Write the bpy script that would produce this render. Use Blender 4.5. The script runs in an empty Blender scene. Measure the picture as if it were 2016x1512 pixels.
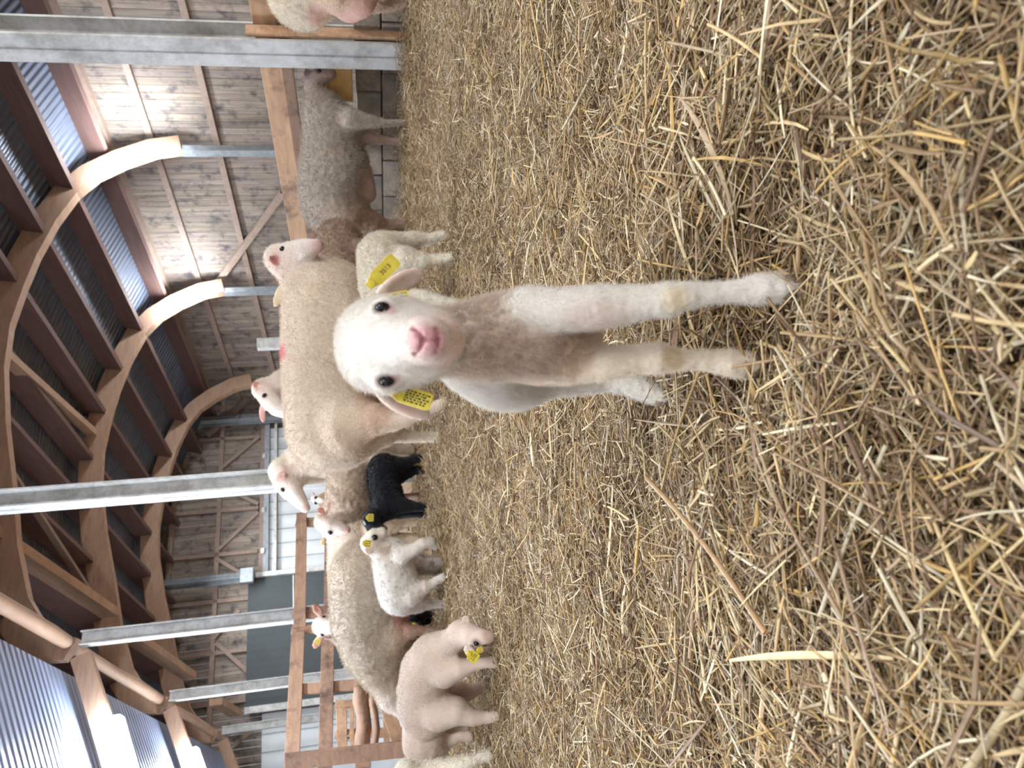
import bpy, math, random, time
import numpy as np
from mathutils import Vector, Matrix, noise
T0 = time.time()
random.seed(7); RNG = np.random.default_rng(11)
scene = bpy.context.scene
COL = scene.collection

# ------------------------------------------------------------------ camera
F_PX, TANP, ROLL, CAM_Z = 1500.0, 0.195, math.radians(3.3), 0.43
pit = math.atan(TANP)
F0 = Vector((0, math.cos(pit), -math.sin(pit)))
R0 = Vector((1, 0, 0)); U0 = Vector((0, math.sin(pit), math.cos(pit)))
CR = R0*math.cos(ROLL) - U0*math.sin(ROLL)
CU = R0*math.sin(ROLL) + U0*math.cos(ROLL)
CAM = Vector((0, 0, CAM_Z))
cd = bpy.data.cameras.new('camera'); cam = bpy.data.objects.new('camera', cd); COL.objects.link(cam)
cd.sensor_width = 36; cd.lens = 36*F_PX/2016; cd.clip_start = 0.02; cd.clip_end = 200
mx = Matrix((tuple(-CU), tuple(CR), tuple(-F0))).transposed().to_4x4(); mx.translation = CAM
cam.matrix_world = mx
cd.dof.use_dof = True; cd.dof.focus_distance = 1.5; cd.dof.aperture_fstop = 9
scene.camera = cam
# the photo was taken with the phone on its side: photo x runs down, photo y runs to the left

def ray(x, y):
    u = 1512 - y; v = x
    return F0*F_PX + CR*(u-756) - CU*(v-1008)
def P(x, y, Y):                      # place at distance Y (world y) seen at photo pixel x, y
    d = ray(x, y); return CAM + d*(Y/d.y)
def G(x, y, z=0.0):                  # place on the ground
    d = ray(x, y); return CAM + d*((z-CAM_Z)/d.z)
def px(n, Y): return n*Y/F_PX/1.02

TH = math.radians(30); CT, ST = math.cos(TH), math.sin(TH)
def BW(d2, d1, z=0): return Vector((CT*d2 - ST*d1, ST*d2 + CT*d1, z))   # barn frame -> world

# ------------------------------------------------------------------ helpers
def tag(o, label=None, cat=None, group=None, kind=None):
    if label: o['label'] = label
    if cat: o['category'] = cat
    if group: o['group'] = group
    if kind: o['kind'] = kind
    return o
def link(name, me, mat=None, parent=None, loc=(0, 0, 0), rz=0):
    o = bpy.data.objects.new(name, me); COL.objects.link(o)
    if mat: me.materials.append(mat)
    o.location = loc; o.rotation_euler = (0, 0, rz)
    if parent: o.parent = parent
    return o
def empty(name, loc, rz=0):
    o = bpy.data.objects.new(name, None); COL.objects.link(o)
    o.location = loc; o.rotation_euler = (0, 0, rz); o.empty_display_size = .1
    return o
def mesh_from(name, V, Fq, smooth=False, cols=None, colname='col'):
    V = np.asarray(V, dtype=np.float32); me = bpy.data.meshes.new(name)
    if isinstance(Fq, np.ndarray):
        n, k = Fq.shape
        me.vertices.add(len(V)); me.vertices.foreach_set('co', V.ravel())
        me.loops.add(n*k); me.loops.foreach_set('vertex_index', Fq.astype(np.int32).ravel())
        me.polygons.add(n); me.polygons.foreach_set('loop_start', np.arange(0, n*k, k, dtype=np.int32))
        me.update(calc_edges=True)
    else:
        me.from_pydata([tuple(v) for v in V], [], Fq); me.update()
    if smooth: me.polygons.foreach_set('use_smooth', np.ones(len(me.polygons), dtype=bool))
    if cols is not None:
        a = me.color_attributes.new(colname, 'FLOAT_COLOR', 'POINT')
        c = np.ones((len(V), 4), dtype=np.float32); c[:, :3] = cols; a.data.foreach_set('color', c.ravel())
    return me
class MB:                                     # collects boxes, bars, prisms into ONE mesh
    def __init__(s): s.v = []; s.f = []; s.c = []
    def add(s, vs, fs, c=(1, 1, 1)):
        n = len(s.v); s.v += [tuple(v) for v in vs]; s.f += [tuple(i+n for i in f) for f in fs]; s.c += [c]*len(vs)
    def box(s, x0, x1, y0, y1, z0, z1, c=(1, 1, 1), jit=0):
        r = lambda: random.uniform(-jit, jit)
        vs = [(x+r(), y+r(), z+r()) for z in (z0, z1) for x, y in ((x0, y0), (x1, y0), (x1, y1), (x0, y1))]
        s.add(vs, [(3, 2, 1, 0), (4, 5, 6, 7), (0, 1, 5, 4), (1, 2, 6, 5), (2, 3, 7, 6), (3, 0, 4, 7)], c)
    def bar(s, a, b, w, t, up=(0, 0, 1), c=(1, 1, 1)):          # w along 'side', t along up
        a = Vector(a); b = Vector(b); d = (b-a).normalized(); up = Vector(up)
        if abs(d.dot(up.normalized())) > .98: up = Vector((0, 1, 0))
        sd = d.cross(up).normalized(); up = sd.cross(d).normalized()
        vs = [p + sd*(w/2*i) + up*(t/2*j) for p in (a, b) for i, j in ((-1, -1), (1, -1), (1, 1), (-1, 1))]
        s.add(vs, [(3, 2, 1, 0), (4, 5, 6, 7), (0, 1, 5, 4), (1, 2, 6, 5), (2, 3, 7, 6), (3, 0, 4, 7)], c)
    def tube(s, pts, radii, k=12, c=(1, 1, 1), cap=True):
        pts = [Vector(p) for p in pts]; rings = []
        for i, p in enumerate(pts):
            d = (pts[min(i+1, len(pts)-1)] - pts[max(i-1, 0)]).normalized()
            up = Vector((0, 0, 1)) if abs(d.z) < .9 else Vector((0, 1, 0))
            a = d.cross(up).normalized(); b = a.cross(d)
            rings.append([p + (a*math.cos(2*math.pi*j/k) + b*math.sin(2*math.pi*j/k))*radii[i] for j in range(k)])
        vs = [v for r in rings for v in r]
        fs = [(i*k+j, i*k+(j+1) % k, (i+1)*k+(j+1) % k, (i+1)*k+j) for i in range(len(pts)-1) for j in range(k)]
        if cap: fs += [tuple(range(k-1, -1, -1)), tuple((len(pts)-1)*k+j for j in range(k))]
        s.add(vs, fs, c)
    def build(s, name, mat, parent=None, loc=(0, 0, 0), rz=0, smooth=False, bevel=0, center=False):
        V = np.array(s.v, dtype=np.float32)
        if center:                                        # put the object's origin at the base of the mesh
            cx, cy = (V[:, 0].min()+V[:, 0].max())/2, (V[:, 1].min()+V[:, 1].max())/2; cz = V[:, 2].min()
            V = V - np.array([cx, cy, cz], dtype=np.float32)
            m = Matrix.Rotation(rz, 3, 'Z'); loc = Vector(loc) + m @ Vector((cx, cy, cz))
        me = mesh_from(name, V, s.f, smooth, np.array(s.c, dtype=np.float32))
        o = link(name, me, mat, parent, loc, rz)
        if bevel:
            b = o.modifiers.new('bevel', 'BEVEL'); b.width = bevel; b.segments = 2; b.limit_method = 'ANGLE'
        return o

# ------------------------------------------------------------------ materials
def s2l(c): return tuple(((x/255)/12.92 if x/255 <= .04045 else ((x/255+.055)/1.055)**2.4) for x in c)
def newmat(name):
    m = bpy.data.materials.new(name); m.use_nodes = True; nt = m.node_tree
    b = nt.nodes['Principled BSDF']; return m, nt, b
def N(nt, t, **kw):
    n = nt.nodes.new(t)
    for k, v in kw.items():
        if hasattr(n, k): setattr(n, k, v)
        else: n.inputs[k.replace('_', ' ')].default_value = v
    return n
def ramp(nt, fac, stops):
    r = nt.nodes.new('ShaderNodeValToRGB'); e = r.color_ramp.elements
    while len(e) < len(stops): e.new(.5)
    for i, (p, c) in enumerate(stops): e[i].position = p; e[i].color = (*c, 1)
    nt.links.new(fac, r.inputs[0]); return r.outputs[0]
def tex(nt, kind, scale, detail=4, rough=.6, vec=(1, 1, 1), coord='Object', distortion=0):
    tc = nt.nodes.new('ShaderNodeTexCoord'); mp = nt.nodes.new('ShaderNodeMapping'); mp.inputs['Scale'].default_value = vec
    nt.links.new(tc.outputs[coord], mp.inputs[0])
    t = nt.nodes.new(kind); t.inputs['Scale'].default_value = scale
    if 'Detail' in t.inputs: t.inputs['Detail'].default_value = detail
    if 'Roughness' in t.inputs and kind == 'ShaderNodeTexNoise': t.inputs['Roughness'].default_value = rough
    if 'Distortion' in t.inputs: t.inputs['Distortion'].default_value = distortion
    nt.links.new(mp.outputs[0], t.inputs['Vector']); return t
def mixc(nt, fac, a, b, mode='MIX'):
    m = nt.nodes.new('ShaderNodeMix'); m.data_type = 'RGBA'; m.blend_type = mode
    for i, val in ((0, fac), (6, a), (7, b)):
        if hasattr(val, 'is_output') or hasattr(val, 'links'): nt.links.new(val, m.inputs[i])
        elif i == 0: m.inputs[0].default_value = val
        else: m.inputs[i].default_value = (*val, 1)
    return m.outputs[2]
def attr(nt, name='col'):
    a = nt.nodes.new('ShaderNodeAttribute'); a.attribute_name = name; return a.outputs['Color']
def bump(nt, b, h, strength=.4, dist=.01, prev=None):
    n = nt.nodes.new('ShaderNodeBump'); n.inputs['Strength'].default_value = strength; n.inputs['Distance'].default_value = dist
    nt.links.new(h, n.inputs['Height']); nt.links.new(n.outputs[0], b.inputs['Normal']); return n

def wood(name, c0, c1, stretch=(1, 1, 1), scale=6, rough=.75, dirt=None, useattr=True, bs=.3):
    m, nt, b = newmat(name)
    g = tex(nt, 'ShaderNodeTexNoise', scale, 6, .65, stretch, distortion=.4)
    c = ramp(nt, g.outputs['Fac'], [(.3, c0), (.7, c1)])
    if dirt:
        d = tex(nt, 'ShaderNodeTexNoise', 3.0, 5, .7)
        f = ramp(nt, d.outputs['Fac'], [(.5, (0, 0, 0)), (.68, (1, 1, 1))])
        c = mixc(nt, f, c, dirt)
    if useattr: c = mixc(nt, 1.0, c, attr(nt), 'MULTIPLY')
    nt.links.new(c, b.inputs['Base Color']); b.inputs['Roughness'].default_value = rough
    bump(nt, b, g.outputs['Fac'], bs, .01)
    return m
M = {}
M['glulam'] = wood('glulam', s2l((150, 120, 100)), s2l((176, 144, 120)), (1, .6, 6), 3)
M['purlin'] = wood('dark_purlin_wood', s2l((88, 66, 62)), s2l((112, 84, 76)), (6, .5, 6), 3)
M['cladding'] = wood('old_cladding', s2l((108, 100, 96)), s2l((158, 144, 130)), (5, 5, .4), 3, .85, s2l((70, 66, 70)))
M['batten'] = wood('batten_wood', s2l((126, 108, 98)), s2l((152, 132, 118)), (3, 3, 3), 3)
M['gate'] = wood('gate_wood', s2l((142, 110, 90)), s2l((178, 142, 116)), (1.2, 6, 6), 4, .7, s2l((92, 70, 60)))
M['rail'] = wood('rail_wood', s2l((172, 134, 104)), s2l((204, 166, 132)), (6, 1.0, 6), 3, .7, s2l((120, 92, 76)))
M['newwood'] = wood('fresh_wood', s2l((196, 152, 92)), s2l((222, 180, 116)), (6, 1.0, 6), 4, .7, s2l((150, 112, 72)))
def metal(name, c0, c1, rough=.45, metallic=.6, dirt=None, ds=2.0):
    m, nt, b = newmat(name)
    g = tex(nt, 'ShaderNodeTexNoise', 9, 5, .65)
    c = ramp(nt, g.outputs['Fac'], [(.3, c0), (.7, c1)])
    if dirt:
        d = tex(nt, 'ShaderNodeTexNoise', ds, 6, .75)
        f = ramp(nt, d.outputs['Fac'], [(.46, (0, 0, 0)), (.62, (1, 1, 1))])
        c = mixc(nt, f, c, dirt)
    nt.links.new(c, b.inputs['Base Color']); b.inputs['Roughness'].default_value = rough; b.inputs['Metallic'].default_value = metallic
    bump(nt, b, g.outputs['Fac'], .1, .004); return m
M['galv'] = metal('galvanised_steel', s2l((186, 186, 184)), s2l((208, 208, 206)), .6, .05, s2l((150, 148, 142)), 1.6)
M['galvdark'] = metal('dull_steel', s2l((120, 126, 132)), s2l((150, 156, 160)), .5, .3)
def sheet(name, c0, c1, axis=0, pitch=.18, rough=.4, metallic=.3, depth=.03):
    m, nt, b = newmat(name)
    g = tex(nt, 'ShaderNodeTexNoise', 1.2, 5, .6)
    c = ramp(nt, g.outputs['Fac'], [(.3, c0), (.7, c1)])
    w = tex(nt, 'ShaderNodeTexWave', 1/pitch/ (2*math.pi) * 2, 0); w.bands_direction = 'XYZ'[axis]; w.wave_profile = 'SIN'
    w.inputs['Scale'].default_value = 1/pitch*.32
    nt.links.new(c, b.inputs['Base Color']); b.inputs['Roughness'].default_value = rough; b.inputs['Metallic'].default_value = metallic
    bump(nt, b, w.outputs['Fac'], .8, depth); return m
M['roof'] = sheet('roof_sheet', s2l((84, 92, 108)), s2l((104, 112, 128)), 1, .15)
M['aisleroof'] = sheet('aisle_roof_sheet', s2l((116, 130, 160)), s2l((146, 160, 190)), 1, .15)  # lamp glow put into the colour: paler, bluer than the main roof
M['whitedoor'] = sheet('pale_door_sheet', s2l((178, 182, 184)), s2l((196, 200, 202)), 0, .45, .5, .1)
M['darkdoor'] = sheet('dark_green_door_sheet', s2l((56, 62, 64)), s2l((66, 72, 74)), 0, .2, .8, .0, .004)

def concrete():
    m, nt, b = newmat('concrete_block')
    g = tex(nt, 'ShaderNodeTexNoise', 22, 8, .7); d = tex(nt, 'ShaderNodeTexNoise', 2.5, 4, .6)
    c = ramp(nt, g.outputs['Fac'], [(.3, s2l((120, 108, 96))), (.7, s2l((158, 144, 126)))])
    f = ramp(nt, d.outputs['Fac'], [(.42, (0, 0, 0)), (.6, (1, 1, 1))])
    c = mixc(nt, f, c, s2l((96, 92, 92))); c = mixc(nt, 1.0, c, attr(nt), 'MULTIPLY')
    nt.links.new(c, b.inputs['Base Color']); b.inputs['Roughness'].default_value = .95; bump(nt, b, g.outputs['Fac'], .5, .01); return m
M['concrete'] = concrete()
def flat(name, c, rough=.5, metallic=0, spec=.5):
    m, nt, b = newmat(name); b.inputs['Base Color'].default_value = (*s2l(c), 1); b.inputs['Roughness'].default_value = rough
    b.inputs['Metallic'].default_value = metallic; b.inputs['Specular IOR Level'].default_value = spec; return m
def emis(name, c, s):
    m, nt, b = newmat(name); b.inputs['Emission Color'].default_value = (*c, 1); b.inputs['Emission Strength'].default_value = s
    b.inputs['Base Color'].default_value = (*c, 1); return m
M['lamp'] = emis('glowing_tube_cover', (.86, .93, 1.0), 150)
M['eye'] = flat('eye_black', (14, 14, 20), .08)
def tagmat():
    m, nt, b = newmat('yellow_tag_plastic'); g = tex(nt, 'ShaderNodeTexNoise', 120, 3)
    c = ramp(nt, g.outputs['Fac'], [(.35, s2l((204, 184, 52))), (.75, s2l((224, 206, 84)))])
    nt.links.new(c, b.inputs['Base Color']); b.inputs['Roughness'].default_value = .4; return m
M['tag'] = tagmat()
M['ink'] = flat('tag_ink', (60, 56, 30), .7)
M['hoof'] = wood('hoof_horn', s2l((110, 92, 74)), s2l((150, 130, 106)), (8, 8, 2), 12, .6, None, False)
M['darkhoof'] = flat('dark_hoof', (26, 24, 26), .6)
def strawmat():
    m, nt, b = newmat('straw')
    g = tex(nt, 'ShaderNodeTexNoise', 60, 3, .6)
    c = mixc(nt, 1.0, attr(nt), ramp(nt, g.outputs['Fac'], [(.25, (.72, .70, .66)), (.75, (1.1, 1.08, 1.05))]), 'MULTIPLY')
    nt.links.new(c, b.inputs['Base Color']); b.inputs['Roughness'].default_value = .38; b.inputs['Specular IOR Level'].default_value = .55
    b.inputs['Subsurface Weight'].default_value = 0
    tr = nt.nodes.new('ShaderNodeBsdfTranslucent'); nt.links.new(c, tr.inputs[0])
    mx_ = nt.nodes.new('ShaderNodeMixShader'); mx_.inputs[0].default_value = .18
    nt.links.new(b.outputs[0], mx_.inputs[1]); nt.links.new(tr.outputs[0], mx_.inputs[2])
    nt.links.new(mx_.outputs[0], nt.nodes['Material Output'].inputs[0]); return m
M['straw'] = strawmat()
def groundmat():
    m, nt, b = newmat('trodden_straw_bed')
    g = tex(nt, 'ShaderNodeTexNoise', 60, 6, .75, (1, .35, 1), distortion=1.5); g2 = tex(nt, 'ShaderNodeTexNoise', 90, 5, .7, (.3, 1, 1), distortion=1.2)
    mm = nt.nodes.new('ShaderNodeMath'); mm.operation = 'MULTIPLY'; nt.links.new(g.outputs['Fac'], mm.inputs[0]); nt.links.new(g2.outputs['Fac'], mm.inputs[1])
    c = ramp(nt, mm.outputs[0], [(.15, s2l((70, 52, 36))), (.26, s2l((134, 104, 70))), (.4, s2l((196, 164, 116)))])
    nt.links.new(c, b.inputs['Base Color']); b.inputs['Roughness'].default_value = .8; bump(nt, b, mm.outputs[0], 1.0, .02); return m
M['ground'] = groundmat()
def coatmat(name, scale, strength, rough=.85, dist=.004, sss=.0):
    m, nt, b = newmat(name)
    v = tex(nt, 'ShaderNodeTexNoise', scale, 4, .65, distortion=.6)
    g = tex(nt, 'ShaderNodeTexNoise', 7, 4, .6)
    c = mixc(nt, 1.0, attr(nt), ramp(nt, g.outputs['Fac'], [(.3, (.88, .86, .84)), (.65, (1, 1, 1))]), 'MULTIPLY')
    nt.links.new(c, b.inputs['Base Color']); b.inputs['Roughness'].default_value = rough; b.inputs['Specular IOR Level'].default_value = .2
    b.inputs['Sheen Weight'].default_value = .15
    bump(nt, b, v.outputs['Fac'], strength, dist); return m
M['coat'] = coatmat('short_lamb_coat', 160, .35, dist=.002)
M['fleece'] = coatmat('sheared_fleece', 55, .7, dist=.012)
M['skin'] = coatmat('skin_coat', 90, .25, .7, dist=.003)
def hairmat():
    m, nt, b = newmat('wool_fibre'); nt.links.new(attr(nt), b.inputs['Base Color']); b.inputs['Roughness'].default_value = .7
    b.inputs['Specular IOR Level'].default_value = .15
    tr = nt.nodes.new('ShaderNodeBsdfTranslucent'); nt.links.new(attr(nt), tr.inputs[0])
    mx_ = nt.nodes.new('ShaderNodeMixShader'); mx_.inputs[0].default_value = .35
    nt.links.new(b.outputs[0], mx_.inputs[1]); nt.links.new(tr.outputs[0], mx_.inputs[2])
    nt.links.new(mx_.outputs[0], nt.nodes['Material Output'].inputs[0]); return m
M['hair'] = hairmat()

# ------------------------------------------------------------------ implicit bodies
class Body:
    """smoothly joined rounded limbs, turned into one continuous skin"""
    def __init__(s, cell): s.cell = cell; s.ops = []
    def chain(s, nodes, k=.02, col=None, wool=1.0, flat=None):
        # nodes: [(Vector, r)...]; flat=(axis, factor) squeezes the limb along axis
        s.ops.append(dict(t='c', n=[(np.array(p, dtype=np.float32), float(r)) for p, r in nodes], k=k, col=col, wool=wool, flat=flat))
    def ell(s, c, axes, radii, k=.01, col=None, wool=0.0, sub=False):
        A = np.array([list(Vector(a).normalized()) for a in axes], dtype=np.float32)
        s.ops.append(dict(t='s' if sub else 'e', c=np.array(c, dtype=np.float32), A=A, r=np.array(radii, dtype=np.float32), k=k, col=col, wool=wool))
    def _dist(s, o, Pt):
        if o['t'] == 'c':
            n = o['n']; d = None; fl = o['flat']
            def L(v):
                if fl is None: return np.sqrt((v*v).sum(-1))
                ax = np.array(fl[0], dtype=np.float32); h = (v*ax).sum(-1, keepdims=True); v2 = v + ax*h*(fl[1]-1); return np.sqrt((v2*v2).sum(-1))
            if len(n) == 1: return L(Pt-n[0][0]) - n[0][1]
            for (a, ra), (b, rb) in zip(n[:-1], n[1:]):
                ab = b-a; t = np.clip(((Pt-a)@ab)/max(float(ab@ab), 1e-12), 0, 1)
                q = Pt-a-t[..., None]*ab; e = L(q)-(ra+(rb-ra)*t)
                d = e if d is None else np.minimum(d, e)
            return d
        q = (Pt-o['c'])@o['A'].T; k0 = np.sqrt(((q/o['r'])**2).sum(-1)); k1 = np.sqrt(((q/o['r']**2)**2).sum(-1))+1e-9
        return k0*(k0-1)/k1
    def value(s, Pt):
        f = np.full(Pt.shape[:-1], 1.0, dtype=np.float32)
        for o in s.ops:
            d = s._dist(o, Pt); k = o['k']
            if o['t'] == 's': d = -d; hh = np.maximum(k-np.abs(f-d), 0)/k; f = np.maximum(f, d)+hh*hh*k*.25
            else: hh = np.maximum(k-np.abs(f-d), 0)/k; f = np.minimum(f, d)-hh*hh*k*.25
        return f
    def hit(s, x, y, inset=0.0):
        "first point of the skin met from the camera through photo pixel x, y"
        d = ray(x, y).normalized(); lo = min(s.bounds(o)[0][1] for o in s.ops); hi = max(s.bounds(o)[1][1] for o in s.ops)
        t = np.linspace(max(lo/d.y, .05), hi/d.y, 500); Pt = np.array(CAM)+t[:, None]*np.array(d)
        v = s.value(Pt.astype(np.float32)); k = np.argmax(v < 0)
        if not (v < 0).any(): k = int(np.argmin(v))
        return CAM+d*float(t[k]+inset)
    def bounds(s, o):
        if o['t'] == 'c':
            lo = np.min([p-r for p, r in o['n']], axis=0); hi = np.max([p+r for p, r in o['n']], axis=0)
        else: R = float(o['r'].max()); lo = o['c']-R; hi = o['c']+R
        return lo, hi
    def mesh(s):
        h = s.cell; B = [s.bounds(o) for o in s.ops if o['t'] != 's']
        lo = np.min([b[0] for b in B], axis=0)-3*h; hi = np.max([b[1] for b in B], axis=0)+3*h
        n = np.ceil((hi-lo)/h).astype(int)+1
        f = np.full(n, 1.0, dtype=np.float32)
        ax = [lo[i]+h*np.arange(n[i], dtype=np.float32) for i in range(3)]
        for o in s.ops:
            bl, bh = s.bounds(o); pad = o['k']*1.2+3*h
            i0 = np.maximum(((bl-pad-lo)/h).astype(int), 0); i1 = np.minimum(((bh+pad-lo)/h).astype(int)+2, n)
            sl = tuple(slice(a, b) for a, b in zip(i0, i1))
            X = np.stack(np.meshgrid(*[ax[i][sl[i]] for i in range(3)], indexing='ij'), -1)
            d = s._dist(o, X).astype(np.float32); g = f[sl]; k = o['k']
            if o['t'] == 's':
                d = -d; hh = np.maximum(k-np.abs(g-d), 0)/k; f[sl] = np.maximum(g, d)+hh*hh*k*.25
            else:
                hh = np.maximum(k-np.abs(g-d), 0)/k; f[sl] = np.minimum(g, d)-hh*hh*k*.25
        # surface nets
        c = [f[i:n[0]-1+i, j:n[1]-1+j, l:n[2]-1+l] for i in (0, 1) for j in (0, 1) for l in (0, 1)]
        neg = sum((x < 0).astype(np.int8) for x in c); act = (neg > 0) & (neg < 8)
        idx = np.full(act.shape, -1, dtype=np.int64); cells = np.argwhere(act); idx[act] = np.arange(len(cells))
        vals = np.stack([x[act] for x in c], 1)
        off = np.array([(i, j, l) for i in (0, 1) for j in (0, 1) for l in (0, 1)], dtype=np.float32)
        acc = np.zeros((len(cells), 3), dtype=np.float32); cnt = np.zeros(len(cells), dtype=np.float32)
        for a in range(8):
            for bit in (1, 2, 4):
                b = a | bit
                if b == a: continue
                va, vb = vals[:, a], vals[:, b]; m = (va < 0) != (vb < 0)
                t = np.where(m, va/np.where(m, va-vb, 1), 0)
                acc += np.where(m[:, None], off[a]+(off[b]-off[a])*t[:, None], 0); cnt += m
        V = lo + h*(cells+acc/np.maximum(cnt, 1)[:, None])
        Q = []
        for axi in range(3):
            o1, o2 = [(1, 2), (2, 0), (0, 1)][axi]
            sa = [slice(1, n[i]-1) for i in range(3)]; sb = list(sa); sa[axi] = slice(0, n[axi]-1); sb[axi] = slice(1, n[axi])
            A_, B_ = f[tuple(sa)] < 0, f[tuple(sb)] < 0
            for mask, flip in ((A_ & ~B_, False), (~A_ & B_, True)):
                e = np.argwhere(mask)
                for i in range(3):
                    if i != axi: e[:, i] += 1
                def at(d1, d2):
                    q = e.copy(); q[:, o1] -= d1; q[:, o2] -= d2; return idx[q[:, 0], q[:, 1], q[:, 2]]
                q = np.stack([at(1, 1), at(0, 1), at(0, 0), at(1, 0)], 1)
                if flip: q = q[:, ::-1]
                Q.append(q)
        Q = np.concatenate(Q); Q = Q[(Q >= 0).all(1)]
        return V.astype(np.float32), Q
    def attrs(s, V, base, sig):
        W = np.full(len(V), 1e-4, dtype=np.float32); C = np.tile(np.array(base, dtype=np.float32), (len(V), 1))*1e-4; wo = np.ones(len(V), dtype=np.float32)*1e-4
        for o in s.ops:
            if o['t'] == 's': continue
            d = np.maximum(s._dist(o, V), -sig*.5); w = np.exp(-np.maximum(d, -sig)/sig*2.0).astype(np.float32)
            W += w; C += w[:, None]*np.array(o['col'] or base, dtype=np.float32); wo += w*o['wool']
        return C/W[:, None], wo/W

def smooth_normals(V, Q):
    n = np.cross(V[Q[:, 2]]-V[Q[:, 0]], V[Q[:, 3]]-V[Q[:, 1]]); N_ = np.zeros_like(V)
    for i in range(4): np.add.at(N_, Q[:, i], n)
    return N_/(np.linalg.norm(N_, axis=1, keepdims=True)+1e-12), np.linalg.norm(n, axis=1)*.5
def laplace(V, Q, it=2, lam=.5):
    for _ in range(it):
        A = np.zeros_like(V); c = np.zeros(len(V))
        for i in range(4):
            j = (i+1) % 4
            np.add.at(A, Q[:, i], V[Q[:, j]]); np.add.at(A, Q[:, j], V[Q[:, i]]); np.add.at(c, Q[:, i], 1); np.add.at(c, Q[:, j], 1)
        V = V+lam*(A/np.maximum(c, 1)[:, None]-V)
    return V.astype(np.float32)

def animal(name, body, label, cat, base_col, mat, origin, blobs=(), fleece=(0, 1), hair=None, sig=.03, flow=(0, 0, -1), group=None, speck=None):
    """body -> Empty at the feet with one continuous body mesh (and fibres) under it"""
    root = empty(name, origin); tag(root, label, cat, group)
    V, Q = body.mesh(); V = laplace(V, Q, 2)
    C, W = body.attrs(V, base_col, sig)
    if fleece[0]:
        Nn, _ = smooth_normals(V, Q); s_ = fleece[1]
        d = np.array([noise.noise(Vector(v)*s_)+.6*noise.noise(Vector(v)*s_*2.1) for v in V.tolist()], dtype=np.float32)
        V = V+Nn*(d*fleece[0]*W)[:, None]
    for p, r, col, st in blobs:
        r = np.array(r if hasattr(r, '__len__') else (r, r, r), dtype=np.float32)
        d = np.sqrt((((V-np.array(p, dtype=np.float32))/r)**2).sum(1)); w = (st*np.clip(1.35-d, 0, .7)/.7)[:, None]
        C = C*(1-w)+np.array(col, dtype=np.float32)*w
    if speck:
        d = np.array([noise.noise(Vector(v)*speck[0]) for v in V.tolist()], dtype=np.float32)
        w = (np.clip((d-speck[1])*6, 0, 1)*speck[3]*W)[:, None]; C = C*(1-w)+np.array(speck[2], dtype=np.float32)*w
    og = np.array(origin, dtype=np.float32)
    me = mesh_from(name+'_body', V-og, Q, True, C)
    b = link('body', me, mat, root)
    if hair:
        cnt, L, rad, wild = hair[:4]; bare = hair[4] if len(hair) > 4 else .25
        Nn, A = smooth_normals(V, Q)
        wf = A*(bare+(1-bare)*W[Q].mean(1)); fi = RNG.choice(len(Q), cnt, p=wf/wf.sum())
        a, c = RNG.random((2, cnt, 1)).astype(np.float32)
        q = Q[fi]; bil = lambda X: (X[q[:, 0]]*(1-a)+X[q[:, 1]]*a)*(1-c)+(X[q[:, 3]]*(1-a)+X[q[:, 2]]*a)*c
        p = bil(V); nn = bil(Nn); cc = bil(C); ww = bil(W[:, None])
        fl = np.array(flow, dtype=np.float32); r_ = RNG.normal(size=(cnt, 3)).astype(np.float32)*wild
        tang = fl-nn*(nn@fl)[:, None]; d1 = nn*(.55+.35*ww)+tang*(.7-.35*ww)+r_; d1 /= np.linalg.norm(d1, axis=1, keepdims=True)
        ln = (L*(.35+.65*ww)*(.6+.8*RNG.random((cnt, 1)))).astype(np.float32)
        d2 = d1+tang*.5+RNG.normal(size=(cnt, 3)).astype(np.float32)*wild; d2 /= np.linalg.norm(d2, axis=1, keepdims=True)
        pts = np.stack([p-nn*L*.15, p+d1*ln*.5, p+d1*ln*.5+d2*ln*.5], 1)-og
        hc = bpy.data.hair_curves.new(name+'_wool'); hc.add_curves([3]*cnt)
        hc.attributes['position'].data.foreach_set('vector', pts.astype(np.float32).ravel())
        ra = hc.attributes.get('radius') or hc.attributes.new('radius', 'FLOAT', 'POINT')
        ra.data.foreach_set('value', np.tile(np.array([rad, rad*.8, rad*.2], dtype=np.float32), cnt))
        ca = hc.attributes.new('col', 'FLOAT_COLOR', 'CURVE')
        c4 = np.ones((cnt, 4), dtype=np.float32); c4[:, :3] = np.clip(cc*(.92+.16*RNG.random((cnt, 1))), 0, 1); ca.data.foreach_set('color', c4.ravel())
        hc.materials.append(M['hair']); ho = bpy.data.objects.new('wool', hc); COL.objects.link(ho); ho.parent = root; ho['kind'] = 'stuff'
    root['_o'] = 0; del root['_o']
    return root
def ballmesh(r, seg=20, rings=12):
    vs = []; fs = []
    for i in range(rings+1):
        t = math.pi*i/rings
        for j in range(seg): p = 2*math.pi*j/seg; vs.append((r[0]*math.sin(t)*math.cos(p), r[1]*math.sin(t)*math.sin(p), r[2]*math.cos(t)))
    for i in range(rings):
        for j in range(seg): fs.append((i*seg+j, (i+1)*seg+j, (i+1)*seg+(j+1) % seg, i*seg+(j+1) % seg))
    return mesh_from('ball', vs, fs, True)
def eye(root, p, r):
    o = link('eye', ballmesh((r, r, r)), M['eye'], root, Vector(p)-root.location); return o
def hoof(root, p, r, mat='hoof', fwd=(0, -1)):
    """cloven hoof: two rounded toes side by side"""
    m = MB(); f = Vector((fwd[0], fwd[1], 0)).normalized(); s = Vector((-f.y, f.x, 0))
    for sd in (-1, 1):
        c = s*sd*r*.5
        m.tube([c+Vector((0, 0, r*1.2))-f*r*.1, c+Vector((0, 0, r*.5)), c+f*r*.12+Vector((0, 0, -r*.4))], [r*.5, r*.62, r*.66], 10)
    o = m.build('hoof', M[mat], root, Vector(p)-root.location, smooth=True); return o
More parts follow.
